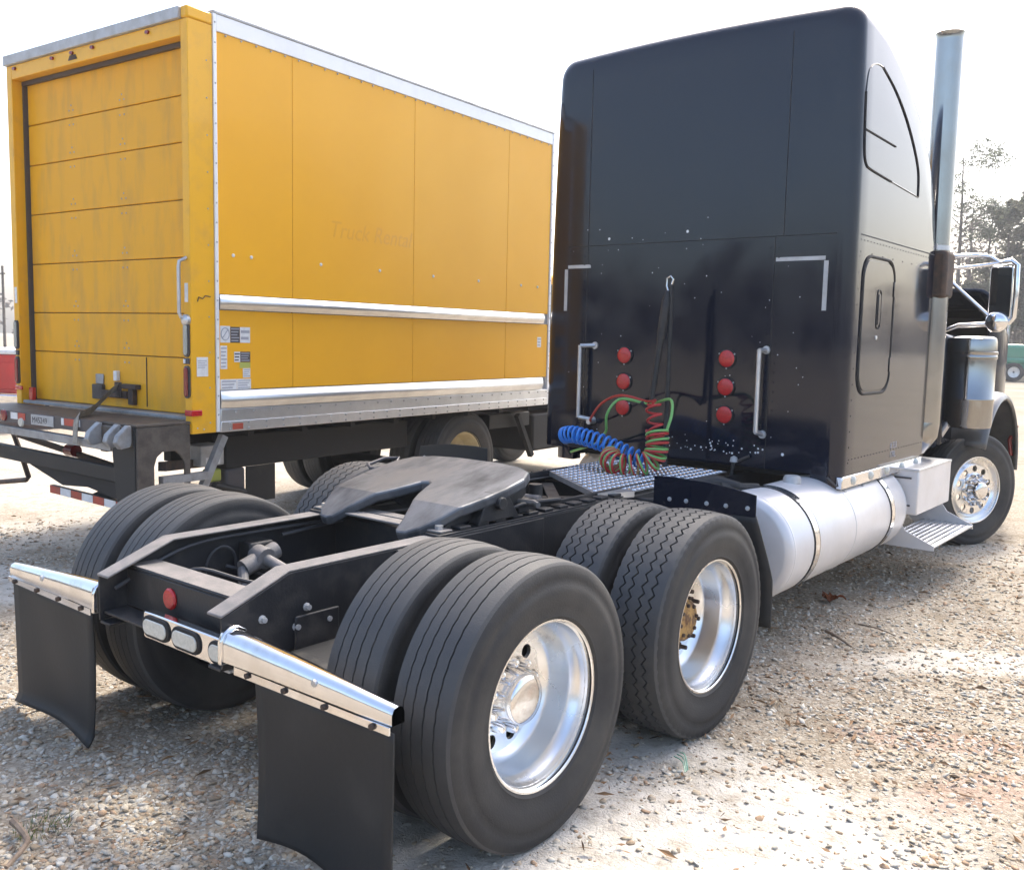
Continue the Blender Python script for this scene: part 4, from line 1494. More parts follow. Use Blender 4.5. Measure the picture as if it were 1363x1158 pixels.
# ------------------------------------------------------------------ THE YELLOW BOX TRUCK (local: x 0 right side .. -2.5 left, y forward from the rear)
YT = thing('box_truck', 'yellow rental box truck with roll up door and folded lift gate at the rear', 'box truck', (-2.759, 1.416, 0), R_(4.525))
L, ZT, ZR = 4.08, 3.775, 3.648
# body core (inside), slightly smaller so panels stand proud
MB().box(-2.125, -.02, .05, L - .02, 1.10, ZT - .03).build('box_core', M['alu_dull'], YT)
edges_y = [.028, .668, 1.975, 3.31, L - .035]
for z0, z1 in ((1.362, 1.888), (1.992, ZR)):
    for a, b_ in zip(edges_y, edges_y[1:]):
        MB().box(-.0195, -.004, a + .002, b_ - .002, z0, z1).build('side_panel', M['yellow'], YT, bevel=.002)
        MB().box(-2.153, -2.126, a + .002, b_ - .002, z0, z1).build('side_panel', M['yellow'], YT, bevel=.002)
for a in edges_y[1:-1]:
    MB().box(-.0195, -.008, a - .0019, a + .0019, 1.362, ZR).build('panel_joint', M['joint'], YT)
# aluminium corner mouldings
for y0, y1 in ((-.003, .026), (L - .034, L)):
    MB().box(-.030, .006, y0 + .003, y1, 1.085, ZT - .02).build('corner_moulding', M['white_rail'], YT, bevel=.004)
    MB().rivets([(.006, (y0 + y1) / 2 + .002, z) for z in np.arange(1.2, ZT - .05, .125)], (1, 0, 0), .007, .004).build('moulding_rivets', M['alu_dull'], YT, kind='stuff')
# top rail, bottom rail
MB().box(-.0195, .004, .027, L - .035, ZR + .001, ZT - .022).build('top_rail', M['white_rail'], YT, bevel=.004)
MB().rivets([(.000, y, ZR - .012) for y in np.arange(.10, L - .05, .125)], (1, 0, 0), .008, .008).build('rail_rivets', M['alu_dull'], YT, kind='stuff')
MB().box(-2.155, .008, .0, L, ZT - .021, ZT).build('roof', M['alu_dull'], YT, bevel=.006)
MB().box(-.018, .010, .027, L - .035, 1.155, 1.236).build('bottom_rail', M['rail_alu'], YT, bevel=.004)
MB().box(-.018, .014, .027, L - .035, 1.082, 1.153).build('bottom_rail', M['rail_alu'], YT, bevel=.004)
rv = MB()
for y in np.arange(.10, L - .05, .155):
    rv.rivets([(.014, y, 1.098), (.014, y, 1.138)], (1, 0, 0), .009, .006)
    rv.rivets([(.010, y + .05, 1.215)], (1, 0, 0), .009, .006)
rv.build('rail_rivets', M['alu_dull'], YT, kind='stuff')


def rub_rail(z0, z1):
    h = z1 - z0
    prof = [(0, z0), (.006, z0), (.012, z0 + h * .12), (.045, z0 + h * .30), (.058, z0 + h * .5), (.045, z0 + h * .72), (.012, z0 + h * .88), (.006, z1), (0, z1)]
    b = MB()
    n = len(prof)
    st = [(.034, .15), (.10, 1.), (3.90, 1.), (3.965, .15)]
    vs = []
    for y, k in st:
        vs += [(x * k + .0005, y, z) for x, z in prof]
    fs = []
    for i in range(3):
        for k in range(n - 1):
            fs.append((i * n + k, i * n + k + 1, (i + 1) * n + k + 1, (i + 1) * n + k))
    fs += [tuple(range(n)), tuple(range(3 * n, 4 * n))]
    b.add(vs, fs)
    return b.build('rub_rail', M['rail_alu'], YT, smooth=50)


rub_rail(1.893, 1.988)
rub_rail(1.240, 1.358)
rv = MB()
rv.rivets([(-.003, y, 2.25) for y in (.15, .30, .94, 1.57, 2.23, 2.87, 3.55, 3.84)], (1, 0, 0), .014, .008)
rv.build('panel_bolts', M['white'], YT, kind='stuff')
# ghost of removed lettering on the side
text('lettering', 'Truck Rental', .175, M['yellow_old'], YT, face_side(-.0038, 1.02, 2.46), shear=.25)
# decals
dc = MB()


def decal(y0, y1, z0, z1, m, parent, lines=0, lm=None, x=-.0036):
    o = MB().box(x - .001, x + .0006, y0, y1, z0, z1).build('decal', m, parent)
    if lines:
        b = MB()
        for k in range(lines):
            zz = z1 - (z1 - z0) * (k + .7) / (lines + .4)
            e = (y1 - y0) * (.06 + .10 * ((k * 7) % 3))
            b.box(x + .0007, x + .0012, y0 + (y1 - y0) * .08, y1 - e, zz - (z1 - z0) * .18 / lines, zz + (z1 - z0) * .18 / lines)
        b.build('print', lm or M['ink_grey'], o)
    return o


d1 = decal(.038, .118, 1.675, 1.785, M['white'], YT)
MB().tube([(-.003, .078 + .033 * math.cos(a), 1.732 + .040 * math.sin(a)) for a in np.linspace(0, 2 * PI, 25)], .0035, 5).tube([(-.003, .055, 1.705), (-.003, .10, 1.76)], .003, 5).build('print', M['ink_grey'], d1)
decal(.120, .198, 1.675, 1.78, M['ink'], YT, 5, M['ink_grey'])
d1 = decal(.200, .285, 1.675, 1.78, M['white'], YT, 2)
decal(.038, .092, 1.50, 1.655, M['white'], YT, 6)
d1 = decal(.150, .200, 1.545, 1.615, M['white'], YT, 3, M['ink'])
decal(.201, .285, 1.545, 1.615, M['ink'], YT, 4, M['ink_grey'])
decal(.195, .285, 1.505, 1.543, M['ink_green'], YT)
decal(.222, .285, 1.440, 1.503, M['white'], YT, 4)
decal(.036, .170, 1.362, 1.432, M['white'], YT, 3)
decal(.172, .290, 1.362, 1.432, M['white'], YT, 4)
decal(3.86, 3.93, 1.66, 1.76, M['white'], YT, 3)
MB().box(.0142, .0165, .118, .205, 1.095, 1.135).build('side_marker', M['red_tape'], YT)

# rear frame: yellow posts, header, corner cap; the frame stands .17 behind the side panels
WX, RY, DY = -2.155, -.19, -.085
for xa, xb, sg in ((-.070, 0, -1), (WX, WX + .070, 1)):
    p_ = MB().box(xa, xb, RY, -.004, 1.083, 3.675).build('rear_post', M['yellow_post'], YT, bevel=.005)
    xc = (xa + xb) / 2 + sg * .004
    for (zc, h, m1) in ((1.69, .22, 'grey_lens'), (1.42, .21, 'red_dark')):
        g = MB().prism(rrect(.056, h, .027, 6, xc, zc), 'y', RY - .012, RY - .0005).build('lamp_gasket', M['ink'], p_, smooth=30)
        MB().prism(rrect(.040, h - .022, .0195, 6, xc, zc), 'y', RY - .022, RY - .0125).build('lamp_lens', M[m1], g, smooth=30, bevel=.006)
    MB().box(xc - .026, xc + .026, RY - .014, RY - .0005, 1.535, 1.572).build('lamp_plug', M['ink'], p_, bevel=.004)
    MB().box(xc - .022, xc - .002, RY - .018, RY - .0145, 1.54, 1.566).build('plug_face', M['white'], p_)
    MB().box(xc - .020, xc + .014, RY - .0025, RY - .0005, 1.93, 2.05).build('decal', M['white'], p_)
rp = MB().box(-.062, .004, RY - .012, RY - .0008, 1.20, 1.238).build('red_marker', M['red_lens'], YT, bevel=.004)
MB().box(.0008, .012, RY - .012, RY + .07, 1.200, 1.238).build('red_marker', M['red_lens'], YT, bevel=.004)
MB().box(WX, WX + .10, RY - .012, RY - .0008, 1.27, 1.30).build('red_marker', M['red_lens'], YT, bevel=.004)
MB().box(WX + .071, -.071, RY, -.004, 3.575, 3.675).build('header', M['yellow_post'], YT, bevel=.005)
MB().box(WX - .008, -.062, RY - .022, -.02, 3.676, 3.748).build('header_cap', M['alu_dull'], YT, bevel=.006)
MB().box(-.061, .004, RY - .006, -.003, 3.676, 3.750).build('corner_cap', M['yellow_post'], YT, bevel=.012)
MB().rivets([(0, -.05, z) for z in np.arange(1.15, 3.6, .23)] + [(0, -.15, 1.12), (0, -.10, 1.11)], (1, 0, 0), .006, .004).build('post_rivets', M['alu_dull'], YT, kind='stuff')
for x in (-2.03, -1.52, -1.27, -1.02, -.40):
    MB().prism(rrect(.034, .022, .010, 3, x, 3.645), 'y', RY - .014, RY - .0006).build('clearance_lamp', M['red_dark'], YT)
MB().prism([(-1.32, 3.60), (-1.21, 3.60), (-1.23, 3.632), (-1.30, 3.632)], 'y', RY - .004, RY - .0006).build('maker_badge', M['rust'], YT)
# roll-up door: individual panels, hinges, sill
zs = [1.195, 1.568, 1.860, 2.225, 2.595, 2.960, 3.255, 3.555]
dx0, dx1 = WX + .071, -.066
for z0, z1 in zip(zs, zs[1:]):
    MB().box(dx0 + .022, dx1, DY, DY + .035, z0 + .0025, z1 - .0025).build('door_panel', M['yellow_door'], YT, bevel=.006)
MB().box(dx0, dx1, DY + .018, DY + .045, 1.195, 3.57).build('door_backing', M['ink'], YT)
MB().box(dx0, dx1, DY - .030, DY - .001, 3.545, 3.574).build('door_seal', M['ink'], YT)
MB().box(dx0 + .001, dx0 + .020, DY - .028, DY + .01, 1.195, 3.544).build('door_seal', M['ink'], YT)
hg = MB()
for zc in zs[1:-1]:
    for xc in (-1.48, -.86):
        hg.rivets([(xc + i * .05, DY - .0005, zc + j * .05) for i in (-.5, .5) for j in (-1, 1)] + [(xc, DY - .0005, zc + .085)], (0, -1, 0), .007, .003)
hg.build('hinge_rivets', M['alu_dull'], YT, kind='stuff')
MB().box(dx0, dx1, RY + .01, DY + .03, 1.168, 1.193).build('door_sill', M['lift_grey'], YT, bevel=.005)
# latch and strap
F = DY - .001
MB().box(-1.255, -1.13, F - .03, F, 1.245, 1.35).build('latch_plate', M['lift_steel'], YT, bevel=.006)
MB().box(-1.235, -1.14, F - .012, F, 1.352, 1.425).build('latch_plate', M['lift_grey'], YT, bevel=.006)
MB().box(-1.128, -.83, F - .035, F, 1.265, 1.315).box(-.87, -.70, F - .045, F, 1.335, 1.368).box(-.80, -.745, F - .04, F, 1.225, 1.334).build('door_latch', M['rust'], YT, bevel=.006)
MB().box(-.945, -.87, F - .05, F - .036, 1.27, 1.38).build('latch_hook', M['rust'], YT, bevel=.006)
MB().box(-.985, -.945, F - .03, F, 1.385, 1.455).build('latch_tag', M['white'], YT, bevel=.004)
MB().box(-.635, -.628, F - .004, F, 1.22, 1.56).build('door_scrape', M['rust'], YT)
PE = -.585
sp = spline([(-.90, F - .05, 1.345), (-.90, F - .12, 1.30), (-.84, -.36, 1.205), (-.68, PE + .03, 1.178), (-.645, PE - .012, 1.165), (-.645, PE - .022, 1.08), (-.65, PE - .022, 1.0)], 30)
b = MB()
for i, p in enumerate(sp):
    t = i / 29
    wx, wz = (.016, .028) if t < .55 else ((.022, .012) if t < .66 else (.026, 0))
    b.v += [(p.x - wx, p.y - .002, p.z - wz), (p.x + wx, p.y - .002, p.z + wz), (p.x + wx, p.y + .002, p.z + wz + .004), (p.x - wx, p.y + .002, p.z - wz + .004)]
for i in range(len(sp) - 1):
    for k in range(4):
        b.f.append((i * 4 + k, i * 4 + (k + 1) % 4, i * 4 + 4 + (k + 1) % 4, i * 4 + 4 + k))
b.build('pull_strap', M['strap'], YT)
MB().box(dx0 + .05, dx0 + .10, RY + .03, RY + .06, 1.194, 1.29).build('door_stop', M['red_paint'], YT, bevel=.004)
# grab handle on the right post
MB().tube([(-.038, RY, 2.21), (-.050, RY - .045, 2.185), (-.054, RY - .048, 2.15), (-.054, RY - .048, 1.86), (-.050, RY - .04, 1.835), (-.040, RY, 1.83)], .012, 10).build('grab_handle', M['alu'], YT)
MB().lathe([(RY, .038), (RY - .02, .036), (RY - .032, .02), (RY - .033, .001)], 'y', 18, (-.040, 0, 1.815)).build('handle_foot', M['alu'], YT)
dc_ = MB().box(.0006, .0022, RY + .038, RY + .125, 1.455, 1.58).build('decal', M['white'], YT)
b = MB()
for k in range(4):
    b.box(.0023, .0028, RY + .046, RY + .115 - .012 * (k % 2), 1.553 - k * .014, 1.558 - k * .014)
b.build('print', M['ink_grey'], dc_)
MB().tube([(.002, RY + .05, 1.935), (.002, RY + .06, 1.965), (.002, RY + .09, 1.955), (.002, RY + .11, 1.975), (.002, RY + .15, 1.97)], .0035, 5).build('scuff_mark', M['rust'], YT)

# underside: frame, wheels, boxes
for x in (-.68, -1.47):
    MB().box(x - .04, x + .04, .10, 6.2, .82, 1.03).build('chassis_rail', M['dark'], YT)
for y in np.arange(.3, L, .5):
    MB().box(-2.12, -.05, y, y + .05, 1.031, 1.0815).build('floor_beam', M['dark'], YT)
MB().box(-.40, -.25, .27, 2.20, .785, 1.02).build('side_tool_box', M['dark'], YT, bevel=.01)
MB().box(-.262, -.25, .45, .715, .52, .784).build('mud_guard', M['flap'], YT)
MB().box(-.34, -.20, 3.35, 4.05, .86, 1.0).build('frame_step', M['flap'], YT, bevel=.01)
MB().bar((-.15, 3.75, .98), (-.15, 4.02, .55), .05, .05, (1, 0, 0)).build('step_strut', M['dark'], YT)
MB().box(-1.9, -.32, 4.30, 6.3, .55, .95).build('cab_base', M['dark'], YT, bevel=.03)
cabp = [(4.30, 1.08), (6.45, 1.08), (6.45, 1.45), (5.75, 1.65), (5.45, 2.40), (4.30, 2.45)]
yc = MB().prism(cabp, 'x', -1.90, -.30).build('cab', M['yellow'], YT, bevel=.06)
for sx__ in (-.299, -1.912):
    MB().prism([(4.55, 1.6), (5.55, 1.6), (5.35, 2.3), (4.55, 2.32)], 'x', sx__, sx__ + .011).build('side_window', M['glass'], yc)


def yw(x, y, face, dual):
    rz = 0 if face > 0 else PI
    b = MB().lathe([(0, .299), (-.012, .300), (-.02, .286), (-.05, .272), (-.17, .258), (-.19, .24), (-.20, .20), (-.20, .02)], 'x', 48)
    w = b.build('wheel', M['cream'], YT)
    w.location = (x, y, .49)
    w.rotation_euler = (0, 0, rz)
    put(RUB['rib'], w, (-.12, 0, 0), 0, 'tyre')
    MB().lathe([(-.20, .11), (-.10, .09), (-.06, .07), (-.055, .001)], 'x', 24).build('hub', M['cream'], w)
    if dual:
        put(RUB['rib'], w, (-.45, 0, 0), 0, 'tyre')


yw(-.10, 2.83, 1, True)
yw(-2.06, 2.83, -1, True)
yw(-.20, 6.0, 1, False)
yw(-1.96, 6.0, -1, False)
MB().tube([(-1.9, 2.83, .49), (-.3, 2.83, .49)], .08, 14).build('rear_axle', M['dark'], YT)
for x in (-.62, -1.53):
    MB().bar((x, 2.1, .60), (x, 3.6, .60), .08, .06).build('leaf_spring', M['dark'], YT)
MB().box(-.42, -.25, .06, .255, .82, .965).build('white_side_box', M['alu_dull'], YT, bevel=.008)
MB().box(-.2495, -.2485, .10, .22, .83, .88).build('decal', M['white'], YT)
MB().box(-.36, -.27, .15, .25, .70, .79).build('yellow_bottle', M['ink_green'], YT, bevel=.015)
MB().box(-.5, -.25, .27, .44, .60, .784).build('hydraulic_unit', M['ink'], YT, bevel=.02)
MB().tube([(-.24, .16, .68), (-.24, .42, .60)], .03, 10).build('hydraulic_ram', M['flap'], YT)

# folded lift gate behind the bed
MB().box(WX - .05, -.015, PE, RY - .002, 1.150, 1.166).build('bed_extension', M['lift_steel'], YT, bevel=.004, label='worn brown steel plate behind the door')
ee = MB().box(WX - .05, -.42, PE - .008, PE - .0005, 1.085, 1.165).build('extension_edge', M['ink'], YT)
TY = PE - .0105
for x0, x1, m1 in ((-2.15, -1.70, 'white'), (-1.69, -1.62, 'red_dark'), (-1.47, -1.38, 'white'), (-1.375, -1.28, 'red_tape'), (-.83, -.80, 'white'), (-.795, -.675, 'red_tape'), (-.67, -.61, 'white')):
    MB().box(x0, x1, TY, PE - .0085, 1.112, 1.158).build('reflective_tape', M[m1], ee)
pl_ = MB().box(-1.20, -.92, TY - .003, PE - .0085, 1.09, 1.16).build('license_plate', M['alu_dull'], ee, bevel=.003)
text('lettering', 'M45249', .058, M['ink'], pl_, face_rear(-1.185, TY - .0035, 1.105))
MB().lathe([(PE - .008, .032), (PE - .02, .028), (PE - .022, .001)], 'y', 14, (-1.33, 0, 1.095)).build('edge_lamp', M['clear_lens'], ee)
MB().lathe([(PE - .008, .042), (PE - .02, .038), (PE - .026, .001)], 'y', 16, (-1.56, 0, 1.13)).build('edge_lamp', M['red_dark'], ee)
text('lettering', 'MAXON', .045, M['white'], ee, face_rear(-.60, PE - .0085, 1.115))
b = MB().prism([(PE + .005, .62), (PE + .005, 1.1475), (RY - .004, 1.1475), (RY - .004, .70), (-.235, .70), (-.24, .905), (-.27, .955), (-.31, .985), (-.40, .985), (-.44, .955), (-.46, .90), (-.46, .62)], 'x', -.032, -.018)
b.build('gate_side_plate', M['lift_steel'], YT, bevel=.004)
MB().prism([(-.033, .62), (-.033, 1.1475), (-.10, 1.1475), (-.25, 1.06), (-.27, .98), (-.25, .80), (-.22, .62)], 'y', PE - .002, PE + .012).build('gate_rear_plate', M['flap'], YT, bevel=.004)
MB().box(-.16, -.034, -.50, -.47, .62, 1.10).build('gate_inner_plate', M['rust'], YT, bevel=.004)
MB().box(-.36, -.05, PE - .02, PE + .05, 1.03, 1.147).build('knuckle_block', M['lift_steel'], YT, bevel=.01)
for x in (-.40, -.20, -.09):
    b = MB().prism([(PE - .01, 1.16), (PE - .03, 1.165), (PE - .10, 1.105), (PE - .115, 1.06), (PE - .085, 1.02), (PE - .02, 1.03), (PE - .01, 1.06)], 'x', x, x + .045)
    b.build('gate_knuckle', M['lift_grey'], YT, bevel=.006)
MB().bar((WX - .05, -.56, 1.035), (-.30, -.56, 1.008), .045, .055).build('gate_rail', M['lift_grey'], YT, bevel=.006)
MB().bar((WX - .05, -.50, .862), (-.10, -.50, .815), .05, .10).build('gate_beam', M['flap'], YT, bevel=.008)
MB().prism([(-1.45, .795), (-.12, .765), (-.16, .66), (-.40, .66), (-.70, .70), (-1.0, .68)], 'y', -.50, -.485).build('gate_gusset', M['dark'], YT, bevel=.003)
MB().prism([(-.60, .70), (-.12, .76), (-.12, .63), (-.80, .63)], 'y', -.42, -.41).build('gate_gusset', M['dark'], YT, bevel=.003)
MB().bar((-2.12, -.2, .92), (-.60, -.2, .765), .04, .035).build('gate_arm', M['rust'], YT)
MB().lathe([(-1.40, .045), (-1.30, .045)], 'x', 14, (0, -.22, .865), True, True).build('gate_pivot', M['red_dark'], YT)
MB().bar((-.10, -.35, .88), (-.55, .35, .80), .05, .06).build('gate_arm', M['rust'], YT)
MB().bar((-.04, -.40, .80), (-.04, -.05, .80), .05, .05, (1, 0, 0)).build('gate_arm', M['lift_grey'], YT)
MB().bar((-.06, .10, 1.05), (-.06, -.10, .66), .05, .045, (1, 0, 0)).build('bumper_brace', M['lift_grey'], YT)
sb0, sb1 = Vector((-1.22, -.45, .628)), Vector((-.30, -.45, .602))
bb = MB().bar(sb0, sb1, .03, .055).build('bumper_bar', M['lift_steel'], YT)
k = 7
for i in range(k):
    a = sb0.lerp(sb1, i / k) + Vector((0, -.0165, 0))
    c = sb0.lerp(sb1, (i + .97) / k) + Vector((0, -.0165, 0))
    MB().bar(a, c, .002, .052).build('reflective_tape', M['red_tape' if i % 2 == 0 else 'white'], bb)
MB().tube([(-2.6, -.12, .49), (-2.04, -.2, .575), (-2.0, -.2, .60), (-2.08, -.2, .74), (-2.2, -.2, .92)], .020, 8).build('gate_foot', M['rust'], YT)

# full size: the pieces above were drawn at 1/1.1
YM = Matrix.Translation((0, 0, -.175)) @ Matrix.Scale(1.1, 4)
for o in YT.children_recursive:
    if o.name.split('.')[0] in ('wheel', 'tyre', 'hub'):
        continue
    if o.name.startswith('lettering'):
        o.matrix_local = YM @ o.matrix_local
    else:
        o.data.transform(YM)
for o in YT.children:
    if o.name.startswith('wheel'):
        o.location = (o.location.x * 1.1, o.location.y * 1.1, .495)

# ------------------------------------------------------------------ background vehicles
# red pickup at the left edge
P_ = thing('pickup_truck', 'red pickup truck with pale cover seen past the left side of the yellow box truck', 'pickup truck', (-13.9, 4.2, 0), R_(25))
MB().prism([(-.98, .62), (-.98, 1.20), (-.90, 1.28), (.90, 1.28), (.98, 1.20), (.98, .62)], 'y', 0, 2.1).build('truck_bed', M['red_paint'], P_, bevel=.02)
MB().prism([(-.98, .62), (-.98, 1.22), (-.80, 1.85), (.80, 1.85), (.98, 1.22), (.98, .62)], 'y', 2.12, 3.9).build('cab', M['red_paint'], P_, bevel=.05)
MB().prism([(-.98, .62), (-.98, 1.15), (-.88, 1.22), (.88, 1.22), (.98, 1.15), (.98, .62)], 'y', 3.92, 5.3).build('hood', M['red_paint'], P_, bevel=.05)
MB().box(-.75, .75, 2.108, 2.119, 1.32, 1.75).build('rear_window', M['glass'], P_)
MB().box(-.97, .97, -.02, 2.08, 1.282, 1.36).build('bed_cover', M['white'], P_, bevel=.02)
MB().box(-.95, .95, -.20, -.05, .42, .62).build('rear_bumper', M['chrome'], P_, bevel=.02)
MB().box(-.80, .80, -.012, -.001, .70, 1.15).build('tailgate', M['red_paint'], P_, bevel=.01)
for sd_ in (1, -1):
    MB().box(*sorted((sd_ * .82, sd_ * .975)), -.02, -.001, .75, 1.15).build('tail_lamp', M['red_dark'], P_)
    for y in (.85, 4.4):
        w = MB().lathe([(0, .24), (-.05, .22), (-.08, .05)], 'x', 24).build('wheel', M['alu'], P_, loc=(sd_ * .99, y, .40))
        if sd_ < 0:
            w.rotation_euler = (0, 0, PI)
        MB().lathe([(0, .24), (.01, .30), (0, .38), (-.03, .40), (-.20, .40), (-.24, .37), (-.24, .24)], 'x', 32).build('tyre', M['rubber'], w)


def far_truck(label, loc, rz, m, sleeper):
    t = thing('semi_truck', label, 'semi truck', loc, R_(rz), 'parked semi trucks at the tree line')
    MB().prism([(-.95, .55), (-.95, 1.85), (-.80, 1.98), (.80, 1.98), (.95, 1.85), (.95, .55)], 'y', -2.0, 0).build('hood', m, t, bevel=.06)
    MB().prism([(-1.1, .55), (-1.1, 2.1), (-.95, 2.85), (.95, 2.85), (1.1, 2.1), (1.1, .55)], 'y', .02, 1.6).build('cab', m, t, bevel=.06)
    if sleeper:
        MB().prism([(-1.18, .7), (-1.18, 3.0), (-1.0, 3.4), (1.0, 3.4), (1.18, 3.0), (1.18, .7)], 'y', 1.62, 3.2).build('sleeper', m, t, bevel=.06)
    MB().prism([(-.9, 2.02), (-.8, 2.7), (.8, 2.7), (.9, 2.02)], 'y', -.02, .01).build('windshield', M['glass'], t)
    MB().box(-.6, .6, -2.05, -2.005, .8, 1.75).build('grille', M['chrome'], t, bevel=.02)
    MB().box(-1.15, 1.15, -2.25, -2.06, .35, .7).build('bumper', M['chrome'], t, bevel=.03)
    for sd_ in (1, -1):
        MB().lathe([(-2.08, .14), (-2.11, .10), (-2.12, .01)], 'y', 16, (sd_ * .85, 0, .95)).build('headlight', M['clear_lens'], t)
        MB().tube([(sd_ * 1.2, 1.55, .7), (sd_ * 1.2, 1.55, 3.9)], .09, 12).build('exhaust_stack', M['chrome'], t)
        MB().prism([(.25, 2.1), (1.3, 2.1), (1.2, 2.65), (.35, 2.65)], 'x', sd_ * 1.06, sd_ * 1.11).build('side_window', M['glass'], t)
        MB().box(*sorted((sd_ * .95, sd_ * 1.2)), -1.9, -.4, .95, 1.25).build('fender', m, t, bevel=.10)
        for y in (-1.15, 3.4, 4.7):
            w = MB().lathe([(0, .29), (-.03, .27), (-.06, .05)], 'x', 24).build('wheel', M['alu'], t, loc=(sd_ * 1.2, y, .5))
            if sd_ < 0:
                w.rotation_euler = (0, 0, PI)
            MB().lathe([(0, .29), (.015, .38), (0, .47), (-.03, .5), (-.25, .5), (-.28, .46), (-.28, .29)], 'x', 32).build('tyre', M['rubber'], w)
    MB().box(-.4, .4, 3.22, 5.6, .75, .95).build('frame', M['dark'], t)
    return t


far_truck('bright green semi truck parked before the trees right of the chrome mirror', (-7.0, 54.5, 0), -70, M['green_paint'], True)
far_truck('dark teal semi truck behind the bright green one at the right edge', (-4.0, 61.0, 0), -65, M['green_dark'], True)
far_truck('white semi truck beside the green trucks behind the chrome air canister', (-9.6, 54.0, 0), 8, M['white'], False)

# ------------------------------------------------------------------ trees


def leaf_cloud(rs, centers, n, size, mb, horiz=.5):
    for _ in range(n):
        c, r = centers[rs.randrange(len(centers))]
        d = Vector((rs.gauss(0, 1), rs.gauss(0, 1), rs.gauss(0, .7)))
        d = d.normalized() * (r * rs.random() ** .45)
        p = Vector(c) + d
        u = Vector((rs.gauss(0, 1), rs.gauss(0, 1), rs.gauss(0, horiz))).normalized()
        w = u.orthogonal().normalized()
        w.rotate(Matrix.Rotation(rs.random() * 6.28, 3, u))
        s = size * rs.uniform(.6, 1.4)
        a, b = u * s, w * s * .45
        mb.add([p - a, p + b, p + a, p - b], [(0, 1, 2, 3)])


def make_tree(seed, kind, H):
    rs = random.Random(seed)
    tr, cr_ = MB(), MB()
    lean = Vector((rs.uniform(-.5, .5), rs.uniform(-.5, .5), 0))
    top = Vector((0, 0, H * .96)) + lean
    path = spline([(0, 0, -.3), Vector((0, 0, H * .35)) + lean * .2 + Vector((rs.uniform(-.2, .2), rs.uniform(-.2, .2), 0)), Vector((0, 0, H * .7)) + lean * .6, top], 12)
    r0 = H * .014
    tr.tube(path, [r0 * (1 - .85 * i / 11) for i in range(12)], 7)
    cents = []
    nb = {'pine': 26, 'loose': 20, 'bare': 34}[kind]
    for i in range(nb):
        t = {'pine': rs.uniform(.35, .98), 'loose': rs.uniform(.55, 1.0), 'bare': rs.uniform(.12, .98)}[kind]
        k = min(int(t * 11), 10)
        p = path[k].lerp(path[k + 1], t * 11 - k)
        a = rs.random() * 6.28
        ln = H * {'pine': .22 * (1.15 - t), 'loose': .18, 'bare': .22 * (1.2 - t)}[kind] * rs.uniform(.6, 1.25) + .4
        e = p + Vector((math.cos(a) * ln, math.sin(a) * ln, ln * rs.uniform(-.05, .55)))
        mid = p.lerp(e, .5) + Vector((0, 0, ln * .08))
        tr.tube([p, mid, e], [r0 * .32 * (1.2 - t), r0 * .2 * (1.2 - t) + .006, .006], 4, cap=False)
        for q in range({'pine': 5, 'loose': 8, 'bare': 7}[kind]):
            s0 = p.lerp(e, rs.uniform(.30, 1))
            e2 = s0 + Vector((rs.uniform(-1, 1), rs.uniform(-1, 1), rs.uniform(-.2, .9))) * ln * .42
            tr.tube([s0, e2], [.012, .005], 3, cap=False)
            if kind == 'bare':
                for _ in range(4):
                    s1 = s0.lerp(e2, rs.uniform(.3, 1))
                    tr.tube([s1, s1 + Vector((rs.uniform(-1, 1), rs.uniform(-1, 1), rs.uniform(-.1, 1))) * ln * .22], [.008, .004], 3, cap=False)
            cents.append((e2, ln * .15 + .10))
        cents.append((e, ln * .20 + .12))
    if kind == 'pine':
        leaf_cloud(rs, cents, 9000, .11, cr_)
    elif kind == 'loose':
        leaf_cloud(rs, cents, 7000, .075, cr_)
    else:
        leaf_cloud(rs, cents, 1500, .06, cr_, 1)
    return tr, cr_


TREES = []
for seed, kind, H, m1 in ((1, 'pine', 12, 'needles'), (2, 'pine', 10.5, 'needles_b'), (3, 'loose', 13, 'needles'), (4, 'bare', 11, 'twigs'), (5, 'bare', 9.5, 'needles_b'), (6, 'pine', 9, 'needles_b')):
    tr, cr_ = make_tree(seed, kind, H)
    a = tr.build('trunk', M['bark'], smooth=60)
    b = cr_.build('crown', M[m1], smooth=0)
    COL.objects.unlink(a)
    COL.objects.unlink(b)
    TREES.append((a, b, kind))


def tree(i, x, y, s, rz, label, group='trees along the far edge of the yard'):
    t = thing('pine_tree' if TREES[i][2] != 'bare' else 'bare_tree', label, 'tree', (x, y, 0), rz, group)
    t.scale = (s * 1.06, s * 1.06, s * 1.06)
    for o in TREES[i][:2]:
        c = o.copy()
        COL.objects.link(c)
        c.parent = t
    return t


rs = random.Random(12)
tree(2, -12.4, 60, 1.0, .4, 'tall thin pine with an open crown just right of the exhaust stack')
for (i, x, y, s, l) in (
        (3, -11.5, 61.5, .95, 'leafless grey tree right beside the tall thin pine'),
        (5, -11.1, 58.5, .60, 'low bushy pine at the foot of the tall thin pine'),
        (1, -10.2, 62, .96, 'round topped pine above the chrome mirror arms'),
        (0, -8.6, 63, .92, 'dense dark pine at the right edge above the mirror'),
        (5, -9.3, 59.0, .72, 'low bushy pine behind the mirror glass'),
        (4, -9.5, 66, 1.12, 'leafless tree rising behind the round topped pine'),
        (0, -6.9, 64, .98, 'tallest of the dense dark pines at the right edge'),
        (5, -7.2, 60.5, .80, 'low bushy pine directly behind the bright green truck'),
        (3, -13.3, 66, 1.0, 'leafless grey tree half hidden by the exhaust stack')):
    tree(i, x, y, s, rs.random() * 6, l)
